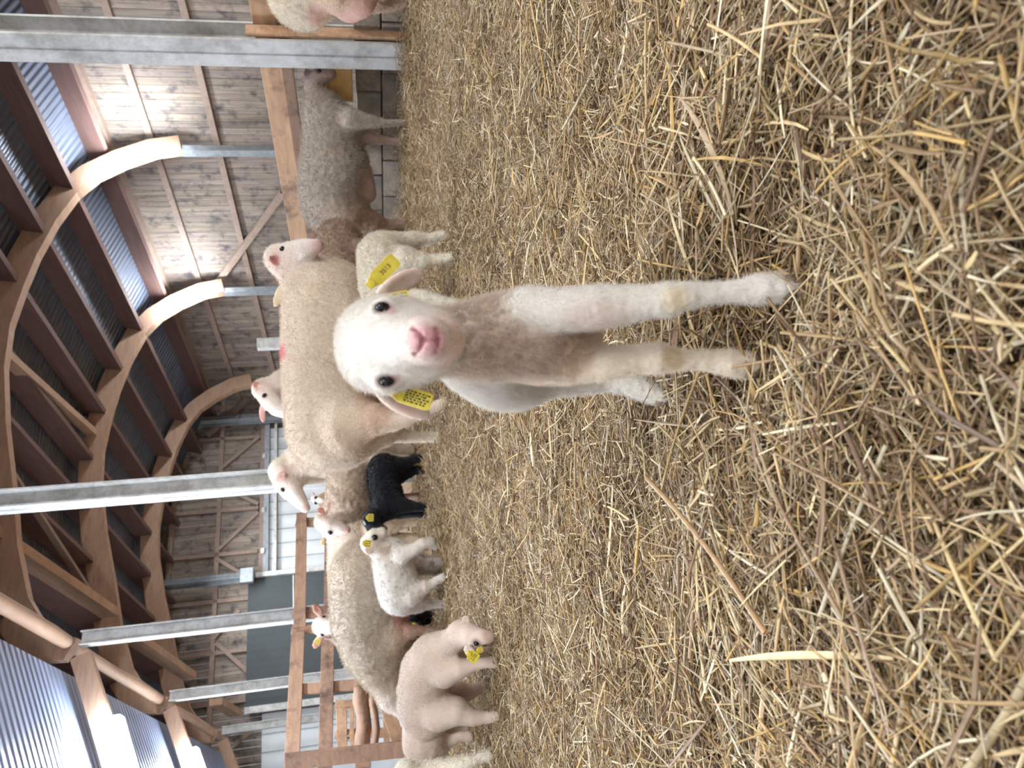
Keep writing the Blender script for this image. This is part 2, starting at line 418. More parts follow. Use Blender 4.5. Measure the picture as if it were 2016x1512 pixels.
def frame_from(xa, ya):
    x = Vector(xa).normalized(); y = Vector(ya); y = (y-x*y.dot(x)).normalized(); z = x.cross(y)
    return Matrix((x, y, z)).transposed()
def ear_tag(root, c, along, face, L, W, lines=3, digits=None):
    """flexible yellow flag tag; 'along' = long axis, 'face' = roughly its normal"""
    f = frame_from(along, Vector(face).cross(Vector(along)))
    m = MB(); th = W*.06
    prof = [(-.5, .22), (-.36, .30), (-.2, .5), (.42, .5), (.5, .42)]
    vs = []
    for z in (-th, th): vs += [(x*L, w*W, z) for x, w in prof]+[(x*L, -w*W, z) for x, w in reversed(prof)]
    n = len(prof)*2
    m.add(vs, [tuple(range(n-1, -1, -1)), tuple(range(n, 2*n))]+[(i, (i+1) % n, n+(i+1) % n, n+i) for i in range(n)])
    m.tube([(-.36*L, 0, -th*3), (-.36*L, 0, th*3)], [W*.2, W*.2], 12)
    o = m.build('ear_tag', M['tag'], root); o.matrix_local = Matrix.Translation(Vector(c)-root.location) @ f.to_4x4()
    if digits:
        for side in (1, -1):
            cu = bpy.data.curves.new('tag_numbers', 'FONT'); cu.body = digits; cu.size = W*.42; cu.align_x = 'CENTER'; cu.align_y = 'CENTER'; cu.extrude = th*.1; cu.space_line = .85
            tmp = bpy.data.objects.new('tmp', cu); COL.objects.link(tmp); bpy.context.view_layer.update()
            me = bpy.data.meshes.new_from_object(tmp.evaluated_get(bpy.context.evaluated_depsgraph_get())); bpy.data.objects.remove(tmp)
            t = link('tag_numbers', me, None, o); me.materials.clear(); me.materials.append(M['ink'])
            t.location = (.12*L, 0, side*th*1.15)
            if side < 0: t.rotation_euler = (math.pi, 0, 0)
    else:
        k = MB()
        for i in range(lines):
            y = (-.3+.6*i/max(lines-1, 1))*W
            for z in (th*1.05, -th*1.05):
                x = -.1*L
                while x < .4*L:
                    w = random.uniform(.04, .12)*L; k.box(x, x+w*.7, y-W*.05, y+W*.05, z-th*.06, z+th*.06); x += w
        k.build('tag_print', M['ink'], o)
    return o

# ------------------------------------------------------------------ world and lights
w = bpy.data.worlds.new('overcast_daylight'); scene.world = w; w.use_nodes = True; nt = w.node_tree
bg = nt.nodes['Background']; bg.inputs['Color'].default_value = (.93, .96, 1.0, 1); bg.inputs['Strength'].default_value = .85
def area(name, loc, target, sx, sy, power, col=(1, 1, 1)):
    l = bpy.data.lights.new(name, 'AREA'); l.shape = 'RECTANGLE'; l.size = sx; l.size_y = sy; l.energy = power; l.color = col
    o = bpy.data.objects.new(name, l); COL.objects.link(o); o.location = loc
    o.rotation_euler = (Vector(target)-Vector(loc)).to_track_quat('-Z', 'Y').to_euler(); return o
sun = bpy.data.lights.new('daylight_through_open_side', 'SUN'); sun.energy = 1.55; sun.angle = math.radians(25); sun.color = (1, .97, .93)
so = bpy.data.objects.new('daylight_through_open_side', sun); COL.objects.link(so)
so.rotation_euler = Vector((-.50, .75, -.80)).to_track_quat('-Z', 'Y').to_euler()
for d2, d1, z, pw in ((8.6, 1.5, 4.6, 260), (8.2, 6.5, 4.9, 320), (6.0, 12.5, 4.9, 380), (6.4, 18.5, 4.9, 420), (-.2, .9, 2.65, 72)):
    q_ = BW(d2, d1, z); area('barn_fill_light', q_, q_-Vector((0, 0, 1)), 2.4, 1.2, pw, (.92, .96, 1.0))  # area fills added to even out the light; no lamps hang there
pl_ = bpy.data.lights.new('aisle_lamp_boost', 'POINT'); pl_.energy = 120; pl_.color = (.8, .88, 1.0); pl_.shadow_soft_size = .3  # added point light, strengthens the unseen aisle lamp to brighten the roof
po_ = bpy.data.objects.new('aisle_lamp_boost', pl_); COL.objects.link(po_); po_.location = BW(.7, 6.3, 2.75)
scene.view_settings.view_transform = 'Standard'; scene.view_settings.look = 'None'
scene.view_settings.exposure = 0.0; scene.view_settings.gamma = 1; scene.view_settings.use_curve_mapping = False
scene.cycles.max_bounces = 4; scene.cycles.diffuse_bounces = 3; scene.cycles.glossy_bounces = 2; scene.cycles.transmission_bounces = 2; scene.cycles.use_denoising = True
scene.cycles.use_adaptive_sampling = True; scene.cycles.adaptive_threshold = .09; scene.cycles.adaptive_min_samples = 12
scene.cycles.sample_clamp_indirect = 6

# ------------------------------------------------------------------ the barn (x = across D2, y = along D1 in barn frame)
RZ = TH
def bb(name, mb, mat, parent=None, kind=None, label=None, cat=None, group=None, bevel=0, smooth=False):
    if parent is None:
        o = mb.build(name, M[mat], None, (0, 0, 0), RZ, smooth, bevel, center=True)
    else:                                                     # part: parent carries the same frame
        V = np.array(mb.v); o = mb.build(name, M[mat], parent, (0, 0, 0), 0, smooth, bevel)
        o.matrix_parent_inverse = Matrix.Identity(4)
        me = o.data; off = Vector(parent['_b']) if '_b' in parent else Vector((0, 0, 0))
        me.transform(Matrix.Translation(-off))
    return tag(o, label, cat, group, kind)
def bempty(name, d2, d1, z, **kw):
    o = empty(name, BW(d2, d1, z), RZ); o['_b'] = (d2, d1, z); return tag(o, **kw)
D2P, D2Q, D2W, LEN = 2.6, 11.9, 12.5, 21.6
SK = .09                       # the arches stand slightly skew to the barn's length
FR = [10.1, 14.5, 18.9]
POSTS = [6.5, 10.0, 14.3, 19.0]
arch = [(2.62, 3.95), (2.72, 4.28), (3.2, 4.6), (3.9, 4.85), (4.8, 5.08), (5.8, 5.36), (6.8, 5.58), (7.6, 5.66), (8.4, 5.62), (9.1, 5.55), (9.9, 5.4), (10.6, 5.18), (11.05, 4.9), (11.4, 4.5), (11.7, 4.0), (11.8, 3.55)]
def archz(x):
    for (a, za), (b, zb) in zip(arch[:-1], arch[1:]):
        if a <= x <= b: return za+(zb-za)*(x-a)/(b-a)
    return arch[0][1] if x < arch[0][0] else arch[-1][1]
def rooftop(x):     # straight pitched sheets above the arches
    return 6.4-.075*abs(x-7.5)**1.7
# floor
g = MB(); V = []; Fq = []
gx = np.linspace(-7, 13, 161); gy = np.linspace(-3, 24, 217)
def gh(x, y): return .012*math.sin(x*3.1+y*1.7)+.010*math.sin(x*7.3-y*5.1)+.006*math.sin(x*15+y*13)-.055
GV = [(x, y, gh(x, y)) for y in gy for x in gx]
GF = [(j*161+i, j*161+i+1, (j+1)*161+i+1, (j+1)*161+i) for j in range(216) for i in range(160)]
fl = link('floor', mesh_from('floor', GV, GF, True), M['ground']); tag(fl, kind='structure')
# right wall: upright boards
def boards(name, length, z0, z1, w, t, horizontal=False, x0=0.0, lift=0):
    m = MB(); x = x0
    while x < length:
        ww = w*random.uniform(.85, 1.1); s = random.uniform(.72, 1.08)
        m.box(x, x+ww-.008, 0, t*random.uniform(.7, 1.3), z0, z1, (s, s*random.uniform(.97, 1.02), s*random.uniform(.94, 1.02))); x += ww
    return m
m = boards('x', LEN+1, 0, 5.15, .17, .03)
m2 = MB(); m2.v = [(D2W+y, x-1, z) for x, y, z in m.v]; m2.f = [f[::-1] for f in m.f]; m2.c = m.c
bb('wall_right', m2, 'cladding', kind='structure')
m = boards('x', D2W, 0, 6.5, .19, .03, x0=-8)
m2 = MB(); m2.v = [(x, LEN+y, z) for x, y, z in m.v]; m2.f = m.f; m2.c = m.c
bb('wall_back', m2, 'cladding', kind='structure')
tn = 0
def trim(mb, mat='batten'):
    global tn; tn += 1; return bb('trim_%d' % tn, mb, mat, kind='structure')
for z in (1.7, 3.02, 4.22):
    m = MB(); m.box(D2W-.09, D2W, 2, LEN, z-.06, z+.06); trim(m)
m = MB(); m.box(D2W-.2, D2W, 2, LEN, 4.95, 5.1); trim(m)
def brace(a, b, name, label, w=.1, t=.08, mat='batten'):
    m = MB(); m.bar(a, b, w, t); return bb(name, m, mat, label=label, cat='brace')
brace((D2W-.12, 12.6, 1.9), (D2W-.12, 16.2, 4.15), 'diagonal_brace', 'diagonal timber brace crossing the wall battens between the two brightest lamps', .08, .14)
brace((D2W-.1, LEN-.15, 3.95), (11.2, LEN-.15, 5.1), 'diagonal_brace', 'diagonal timber brace in the far corner beside the third arch', .08, .14)
# framing of the end wall
zt = 3.5
for z in (4.68, 3.5):
    m = MB(); m.box(-6 if z > 4 else 6.0, D2W, LEN-.1, LEN, z-.06, z+.06); trim(m)
m = MB(); m.box(3.2, 10.4, LEN-.12, LEN-.02, 5.85, 5.98); trim(m)
for x in (11.1, 8.8, 7.5, 6.2, 4.85, 3.6, 2.2, .9, -.6):
    m = MB(); m.box(x-.05, x+.05, LEN-.1, LEN, 3.6, 6.0); trim(m)
for i, (a, b) in enumerate([((10.1, 4.7), (11.1, 3.6)), ((9.6, 4.7), (8.9, 3.6)), ((8.65, 3.6), (7.6, 4.7)), ((7.4, 4.7), (6.7, 3.75)), ((5.9, 4.05), (5.2, 4.7)), ((5.1, 4.6), (4.2, 3.7)), ((2.9, 3.6), (2.2, 4.6))]):
    m = MB(); m.bar((a[0], LEN-.08, a[1]), (b[0], LEN-.08, b[1]), .07, .1); trim(m)
# sliding doors on the end wall
def door(n, x0, x1, z1, mat, off=.12, ribs=None):
    r = bempty('door_%d' % n, (x0+x1)/2, LEN-off, 0, kind='structure')
    m = MB(); m.box(x0, x1, LEN-off-.04, LEN-off, 0, z1); bb('door_panel', m, mat, r)
    m = MB()
    if ribs:
        x = x0+ribs
        while x < x1-.1: m.box(x-.012, x+.012, LEN-off-.052, LEN-off-.04, 0, z1, (.45, .45, .45)); x += ribs
        bb('door_seams', m, 'galvdark', r)
    return r
door(1, 6.8, 11.3, 3.3, 'whitedoor', ribs=.42)
door(2, 3.4, 6.7, 3.8, 'darkdoor', .2)
door(3, -4.0, 3.2, 3.4, 'whitedoor', ribs=.42)
for x in (3.0, 4.4, 5.6):
    pass
m = MB(); m.box(3.45, 6.65, LEN-.27, LEN-.24, 1.3, 1.33, (1, 1, 1)); m.box(3.45, 6.65, LEN-.27, LEN-.24, 2.6, 2.63); bb('door_rail', m, 'galv', kind='structure', label='pale horizontal rails on the dark sliding door')
t = bempty('door_track', 8.4, LEN-.25, 3.4, label='steel track with rollers above the pale sliding door', cat='door track')
m = MB(); m.box(6.75, 11.5, LEN-.3, LEN-.2, 3.28, 3.42, (.45, .45, .45)); bb('rail', m, 'galvdark', t)
m = MB(); m.box(6.75, 11.5, LEN-.34, LEN-.24, 3.06, 3.13); bb('lower_rail', m, 'galv', t)
for x in (7.4, 8.6, 9.2, 10.3):
    m = MB(); m.box(x-.07, x+.07, LEN-.38, LEN-.3, 3.38, 3.47); bb('roller', m, 'galv', t)
# door frame uprights
def ibeam(m, x, y, z0, z1, w=.2, h=.2, t=.018, ang=0):
    ca, sa = math.cos(ang), math.sin(ang)
    for bx in ((-w/2, w/2, -h/2, -h/2+t), (-w/2, w/2, h/2-t, h/2), (-t/2, t/2, -h/2, h/2)):
        vs = [(x+ca*a-sa*b, y+sa*a+ca*b, z) for z in (z0, z1) for a, b in ((bx[0], bx[2]), (bx[1], bx[2]), (bx[1], bx[3]), (bx[0], bx[3]))]
        m.add(vs, [(3, 2, 1, 0), (4, 5, 6, 7), (0, 1, 5, 4), (1, 2, 6, 5), (2, 3, 7, 6), (3, 0, 4, 7)])
m = MB(); ibeam(m, 11.5, LEN-.48, 0, 5.2, .22, .22, ang=.5); bb('door_post', m, 'galvdark', label='grey steel post at the far corner, beside the pale door', cat='post')
p = bempty('door_post', 6.65, LEN-.5, 0, label='grey steel post with junction box between pale door and dark door', cat='post')
m = MB(); ibeam(m, 6.65, LEN-.5, 3.6, 5.9, .2, .2, ang=.5); bb('beam', m, 'galvdark', p)
m = MB(); m.box(6.45, 6.85, LEN-.72, LEN-.52, 3.6, 3.95); bb('junction_box', m, 'galvdark', p, bevel=.02)
m = MB(); m.box(6.68, 6.8, LEN-.36, LEN-.24, 0, 3.6); bb('door_edge', m, 'galv', p)
m = MB(); m.box(3.22, 3.38, LEN-.36, LEN-.24, 0, 3.8); bb('door_post', m, 'galv', label='pale thin upright at the dark door edge away from the junction box', cat='post')
# row of posts under the valley (left) and the pole close on the right
labels = ['galvanised steel post behind the ewe in profile, nearest of the row of four', 'galvanised steel post rising behind the gates, second nearest of the row', 'galvanised steel post in front of the dark door, third of the row', 'galvanised steel post by the end wall, farthest and thinnest of the row']
for d1, lb in zip(POSTS, labels):
    m = MB(); ibeam(m, D2P if d1 > 8 else 2.9, d1, -.1, 3.9, .165, .165, .016, math.pi/2); bb('steel_post', m, 'galv', label=lb, cat='post')
m = MB(); ibeam(m, 0, 0, -.1, 5.0, .22, .21, .022, math.pi/2); o = m.build('steel_post', M['galv'], None, tuple(P(700, 93, 5.72).xy)+(0,), RZ); tag(o, 'thick galvanised steel post nearest the camera, at the low block wall', 'post')
RP93 = P(700, 93, 5.72)
for i, d1 in enumerate(FR[:2]):
    d1 = d1+SK*(D2Q-2.6); m = MB(); m.box(D2Q-.12, D2Q+.02, d1-.08, d1+.08, -.1, 3.55); bb('steel_column', m, 'galvdark', label=['slim steel column under the arch end with the nearer lamp', 'slim steel column under the arch end with the farther lamp'][i], cat='column')
# laminated arches
fl_ = ['nearest laminated timber arch, one end carrying the larger arch lamp', 'middle laminated timber arch, one end carrying the smaller arch lamp', 'laminated timber arch farthest, close to the end wall']
for d1, lb in zip(FR, fl_):
    m = MB(); n = len(arch); vs = []
    top = []
    for i, (x, z) in enumerate(arch):
        a = arch[max(i-1, 0)]; b = arch[min(i+1, n-1)]; tx, tz = b[0]-a[0], b[1]-a[1]; L = math.hypot(tx, tz)
        th = .42
        top.append((x-tz/L*th, z+tx/L*th))
    top = [(min(max(x, 2.38), 12.3), z) for x, z in top]
    for y in (d1-.09, d1+.09): vs += [(x, y+SK*(x-2.6), z) for x, z in arch]+[(x, y+SK*(x-2.6), z) for x, z in top]
    fs = []
    for i in range(n-1):
        fs += [(i, i+1, n+i+1, n+i)[::1], (2*n+i, 3*n+i, 3*n+i+1, 2*n+i+1), (i, 2*n+i, 2*n+i+1, i+1), (n+i, n+i+1, 3*n+i+1, 3*n+i)]
    fs += [(0, n, 3*n, 2*n), (n-1, 2*n-1+2*n, 2*n-1, n-1)] if False else [(0, n, 3*n, 2*n), (n-1, 3*n-1, 4*n-1, 2*n-1)]
    m.add(vs, fs); bb('timber_arch', m, 'glulam', label=lb, cat='roof arch')
# purlins and roof
k = 0
for x in np.arange(2.95, 12.4, 1.12):
    x = float(x); z = rooftop(x)-.39
    sl = math.atan((rooftop(x+.1)-rooftop(x-.1))/.2)
    m = MB(); a = math.cos(sl); b = math.sin(sl); w, h = .1, .42
    cs = [(-w/2, -h/2), (w/2, -h/2), (w/2, h/2), (-w/2, h/2)]
    vs = [(x+c*a-d*b, y, z+c*b+d*a) for y in (3.0, LEN) for c, d in cs]
    m.add(vs, [(3, 2, 1, 0), (4, 5, 6, 7), (0, 1, 5, 4), (1, 2, 6, 5), (2, 3, 7, 6), (3, 0, 4, 7)])
    bb('roof_purlin', m, 'purlin', label='dark timber purlin running lengthwise under the roof sheets', cat='purlin', group='purlins under the main roof')
m = MB(); xs = list(np.linspace(1.9, 12.9, 45)); 
def rz(x): return rooftop(x)-.17
vs = [(x, y, rz(x)+t) for t in (0, .03) for y in (3.0, LEN+.3) for x in xs]; n = len(xs); fs = []
for i in range(n-1): fs += [(i, n+i, n+i+1, i+1), (2*n+i, 2*n+i+1, 3*n+i+1, 3*n+i)]
m.add(vs, fs); bb('ceiling', m, 'roof', kind='structure')
# clerestory sheet, log beam and eave beams over the left row of posts
m = MB(); m.box(2.2, 2.25, 3.5, LEN, 4.25, 5.5); bb('wall_left', m, 'roof', kind='structure')
m = MB(); m.tube([(D2P-.02, 3.5+i*1.2, 4.07+.015*math.sin(i*2.1)) for i in range(15)], [.078+.01*math.sin(i*1.7) for i in range(15)], 12); bb('log_beam', m, 'glulam', label='round log beam lying along the tops of the row of steel posts', cat='beam', smooth=True)
for a, b, x_, za, zb, lb in [(8.0, 14.2, 4.08, 5.3, 4.95, 'long straight timber beam under the roof, ending at the middle arch'), (14.8, 18.8, 3.8, 4.75, 4.6, 'timber beam between the middle and far arches, with pale cut end'), (19.2, 21.2, 3.25, 4.1, 3.98, 'short timber beam beside the farthest arch')]:
    m = MB(); m.bar((x_, a, za), (x_, b, zb), .14, .28); m.box(x_-.075, x_+.075, a-.012, a, za-.14, za+.14); bb('timber_beam', m, 'glulam', label=lb, cat='beam')
brace((4.2, 13.9, 5.1), (5.6, 10.6, 5.6), 'diagonal_brace', 'thin timber strut rising from the nearest arch end under the roof', .06, .1)
m = MB(); m.bar((7.3, 10.75, 5.86), (8.0, 14.85, 5.9), .12, .2); bb('ridge_strut', m, 'glulam', label='drilled timber strut joining the tops of the nearest and middle arches', cat='beam')
# aisle on the left: lean-to roof, rafters
def az(x): return 3.98+.40*(x-D2P)
m = MB(); vs = [(x, y, az(x)+.22+t) for t in (0, .03) for y in (1.5, LEN) for x in (-3.6, D2P-.35)]
m.add(vs, [(0, 2, 3, 1), (4, 5, 7, 6), (0, 1, 5, 4), (2, 6, 7, 3), (1, 3, 7, 5), (0, 4, 6, 2)]); bb('ceiling_aisle', m, 'aisleroof', kind='structure')
ra = ['sloping rafter of the low side aisle, nearest the camera', 'sloping rafter of the side aisle meeting the second post', 'sloping rafter of the side aisle meeting the third post', 'farthest sloping rafter of the side aisle, at the end wall']
for d1, lb in zip(POSTS, ra):
    m = MB(); m.bar((D2P-.2, d1, az(D2P-.2)-.02), (-3.5, d1, az(-3.5)-.02), .12, .22, up=(-.37, 0, .93)); bb('aisle_rafter', m, 'glulam', label=lb, cat='rafter')
# lamps
def lamp(a, b, label, rad=.12, power=160, extra=None):  # cover radius widened so its shape carries the glow around the tube
    a = Vector(a); b = Vector(b); mid = (a+b)/2
    r = bempty('tube_lamp', mid.x, mid.y, mid.z, label=label, cat='lamp'); d = (b-a).normalized()
    up = Vector((0, 0, 1)); s = d.cross(up)
    if s.length < .2: s = Vector((0, 1, 0))
    nn = s.normalized().cross(d).normalized()
    if nn.z < 0: nn = -nn
    m = MB(); m.bar(a+nn*.07, b+nn*.07, .16, .06, up=nn); bb('lamp_housing', m, 'galvdark', r)
    m = MB(); m.tube([a-d*.02, a, a+d*.04, b-d*.04, b, b+d*.02], [.03, rad*.8, rad, rad, rad*.8, .03], 14); bb('lamp_cover', m, 'lamp', r, smooth=True)
    l = bpy.data.lights.new('tube_light', 'AREA'); l.shape = 'RECTANGLE'; l.size = .22; l.size_y = (b-a).length; l.energy = power; l.color = (.84, .92, 1.0)
    return r
lamp((10.98, 10.6, 4.8), (11.62, 10.6, 3.79), 'glowing tube lamp on the nearest arch end, the larger arch lamp')
lamp((11.12, 15.0, 4.72), (11.75, 15.0, 3.85), 'glowing tube lamp on the middle arch end, the smaller arch lamp')
lamp((1.64, 9.9, 3.44), (.6, 9.9, 3.05), 'glowing tube lamp under the low side aisle roof, nearer of the two in view')
lamp((1.72, 14.2, 3.5), (.7, 14.2, 3.1), 'glowing tube lamp under the low side aisle roof, farther of the two in view')
lamp((1.2, 5.4, 3.25), (.2, 5.4, 2.85), 'tube lamp under the side aisle roof, closest to the camera and out of view')
# ---------------------------------------------------------------- low block wall and rail on the right
d2w = 5.05
def wx(x, y, Y=5.8):                      # along-wall coordinate of a photo pixel on the wall plane
    d = ray(x, y); t = d2w/(CT*d.x+ST*d.y); p = d*t; return -ST*p.x+CT*p.y, CAM_Z+p.z
bl = .44
for row in range(2):
    for i in range(12):
        a = 2.6+i*bl+(row*.17); s = random.uniform(.85, 1.1); z0 = -.04+row*.2
        m = MB(); m.box(d2w+.02+random.uniform(0, .015), d2w+.22, a, a+bl-.012, z0, z0+.192, (s, s, s*.98))
        bb('concrete_block', m, 'concrete', label=('concrete block in the lower course of the low wall behind the grey ewe' if row == 0 else 'concrete block in the upper course of the low wall behind the grey ewe'), cat='block', group='concrete blocks, lower course' if row == 0 else 'concrete blocks, upper course', bevel=.01)
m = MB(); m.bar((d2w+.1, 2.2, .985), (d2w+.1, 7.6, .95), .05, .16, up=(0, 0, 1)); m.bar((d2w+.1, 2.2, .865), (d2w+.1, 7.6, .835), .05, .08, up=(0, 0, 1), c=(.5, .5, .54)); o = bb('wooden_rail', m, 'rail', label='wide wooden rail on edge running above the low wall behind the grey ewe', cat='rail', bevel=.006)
m = MB(); m.box(d2w-.03, d2w+.17, 3.72, 4.13, .38, .585); bb('wooden_beam', m, 'newwood', label='short yellow timber beam with sawn end beneath the grey ewe muzzle', cat='beam', bevel=.008)
m = MB(); m.box(d2w-.0, d2w+.14, 2.3, 3.3, .39, .60); bb('wooden_beam', m, 'rail', label='worn timber beam behind the pink udder of the cut-off ewe', cat='beam', bevel=.008)
q = RP93+BW(-.02, -.125, 0); m = MB(); m.box(-.05, .05, -.014, .014, -.05, 1.1); o = m.build('wooden_upright', M['rail'], None, (q.x, q.y, 0), RZ, bevel=.003); tag(o, 'narrow wooden upright board fixed beside the nearest steel post', 'board')
# small pale block fixed on rail behind the big ewe
# ---------------------------------------------------------------- gates on the left
GA, GB = Vector((-1.40, 8.0, 0)), Vector((-3.16, 5.77, 0))
gd = (GB-GA).normalized(); gl = (GB-GA).length; grz = math.atan2(gd.y, gd.x)
def gpt(x, y):         # gate-plane coordinates (s along, z) of a photo pixel
    d = ray(x, y); nrm = Vector((gd.y, -gd.x, 0)); t = (GA-CAM).dot(nrm)/d.dot(nrm); p = CAM+d*t; return (p-GA).dot(gd), p.z
def gate(label, boards_, name='wooden_gate', off=0.0):
    s0 = min(gpt(*b[1])[0] for b in boards_)
    base = GA+gd*s0+Vector((gd.y, -gd.x, 0))*(-off); r = empty(name, (base.x, base.y, 0), grz); tag(r, label, 'gate')
    for nm, p0, p1, wd, lay in boards_:
        a, b = gpt(*p0), gpt(*p1); m = MB()
        m.bar((a[0]-s0, lay*.028, a[1]), (b[0]-s0, lay*.028, b[1]), .024, wd, up=(0, 0, 1) if abs(a[0]-b[0]) > abs(a[1]-b[1]) else (1, 0, 0))
        m.build(nm, M['gate'], r, bevel=.003)
    return r
gate('brown wooden slatted gate nearest the row post, behind the spotted lamb', [
 ('rail', (594, 1010), (590, 1233), .105, 0), ('rail', (650, 1010), (650, 1233), .11, 0), ('rail', (704, 1010), (712, 1233), .1, 0), ('rail', (760, 1010), (775, 1233), .1, 0),
 ('upright', (582, 1025), (840, 1022), .12, -1), ('upright', (576, 1203), (850, 1200), .12, -1)])
gate('brown wooden slatted gate with the pallet behind it, beyond the grazing ewe', [
 ('rail', (587, 1246), (574, 1512), .115, 0), ('rail', (646, 1246), (640, 1512), .11, 0), ('rail', (712, 1246), (715, 1512), .12, 0),
 ('upright', (573, 1236), (860, 1233), .085, -1), ('upright', (570, 1356), (735, 1342), .1, -1)])
# rough round poles and pallet slats behind the second gate
def loose(name, x0, y0, x1, y1, r, Y, label, cat, mat='gate', rnd=True):
    a = P(x0, y0, Y); b = P(x1, y1, Y-.05); m = MB()
    if rnd: m.tube([a+(b-a)*t+Vector((0, 0, .012*math.sin(t*9))) for t in (0, .2, .4, .6, .8, 1)], [r*(1+.08*math.sin(i*2.3)) for i in range(6)], 10)
    else: m.bar(a, b, .03, r*2)
    o = m.build(name, M[mat], None, smooth=rnd, center=True); return tag(o, label, cat)
pl = empty('pallet', P(760, 1430, 6.1).xy.to_3d(), grz); tag(pl, 'old timber pallet standing upright behind the farther slatted gate', 'pallet')
PO = pl.location; inv = Matrix.Rotation(-grz, 3, 'Z')
for nm, x0, y0, x1, y1, w_ in [('slat', 672, 1383, 674, 1490, .08), ('slat', 692, 1383, 694, 1490, .035), ('slat', 740, 1395, 738, 1485, .045), ('slat', 760, 1400, 762, 1490, .05), ('stringer', 660, 1388, 800, 1381, .05), ('stringer', 660, 1446, 830, 1440, .06), ('stringer', 664, 1484, 880, 1484, .05)]:
    a = inv @ (P(x0, y0, 6.1)-PO); b = inv @ (P(x1, y1, 6.05)-PO); m = MB(); m.bar(a, b, .022 if nm == 'slat' else .05, w_, up=(0, 0, 1) if nm == 'slat' else (1, 0, 0)); m.build(nm, M['rail'], pl, bevel=.003)
loose('round_pole', 712, 1352, 716, 1486, .058, 5.9, 'thick round wooden pole lying level in front of the pallet', 'pole')
loose('round_pole', 735, 1360, 742, 1486, .026, 5.85, 'thin round wooden pole just below the thick round pole', 'pole')
a = gpt(563, 1500); m = MB(); A_ = P(562, 1500, 5.4); B_ = P(905, 1462, 5.2); m.bar(A_, B_, .03, .11, up=(1, 0, 0)); o = m.build('leaning_board', M['gate'], None, center=True, bevel=.003); tag(o, 'long wooden board leaning upright at the frame edge beside the pallet', 'board')
m = MB(); a_ = P(756, 1375, 5.6); b_ = P(790, 1475, 5.4); m.bar(a_, b_, .03, .09); o = m.build('wooden_plank', M['rail'], None, center=True); tag(o, 'pale plank lying level behind the pinkish lambs', 'plank')

m = MB(); q = P(560, 676, 7.6); m.box(-.05, .05, -.04, .04, 0, CAM_Z+.0+q.z-CAM_Z+.25); m.box(-.05, .03, -.05, -.04, .2, q.z+.12); o = m.build('steel_stake', M['galv'], None, (q.x, q.y, 0), .3); tag(o, 'pale steel stake whose top shows just above the cream ewe back', 'post')

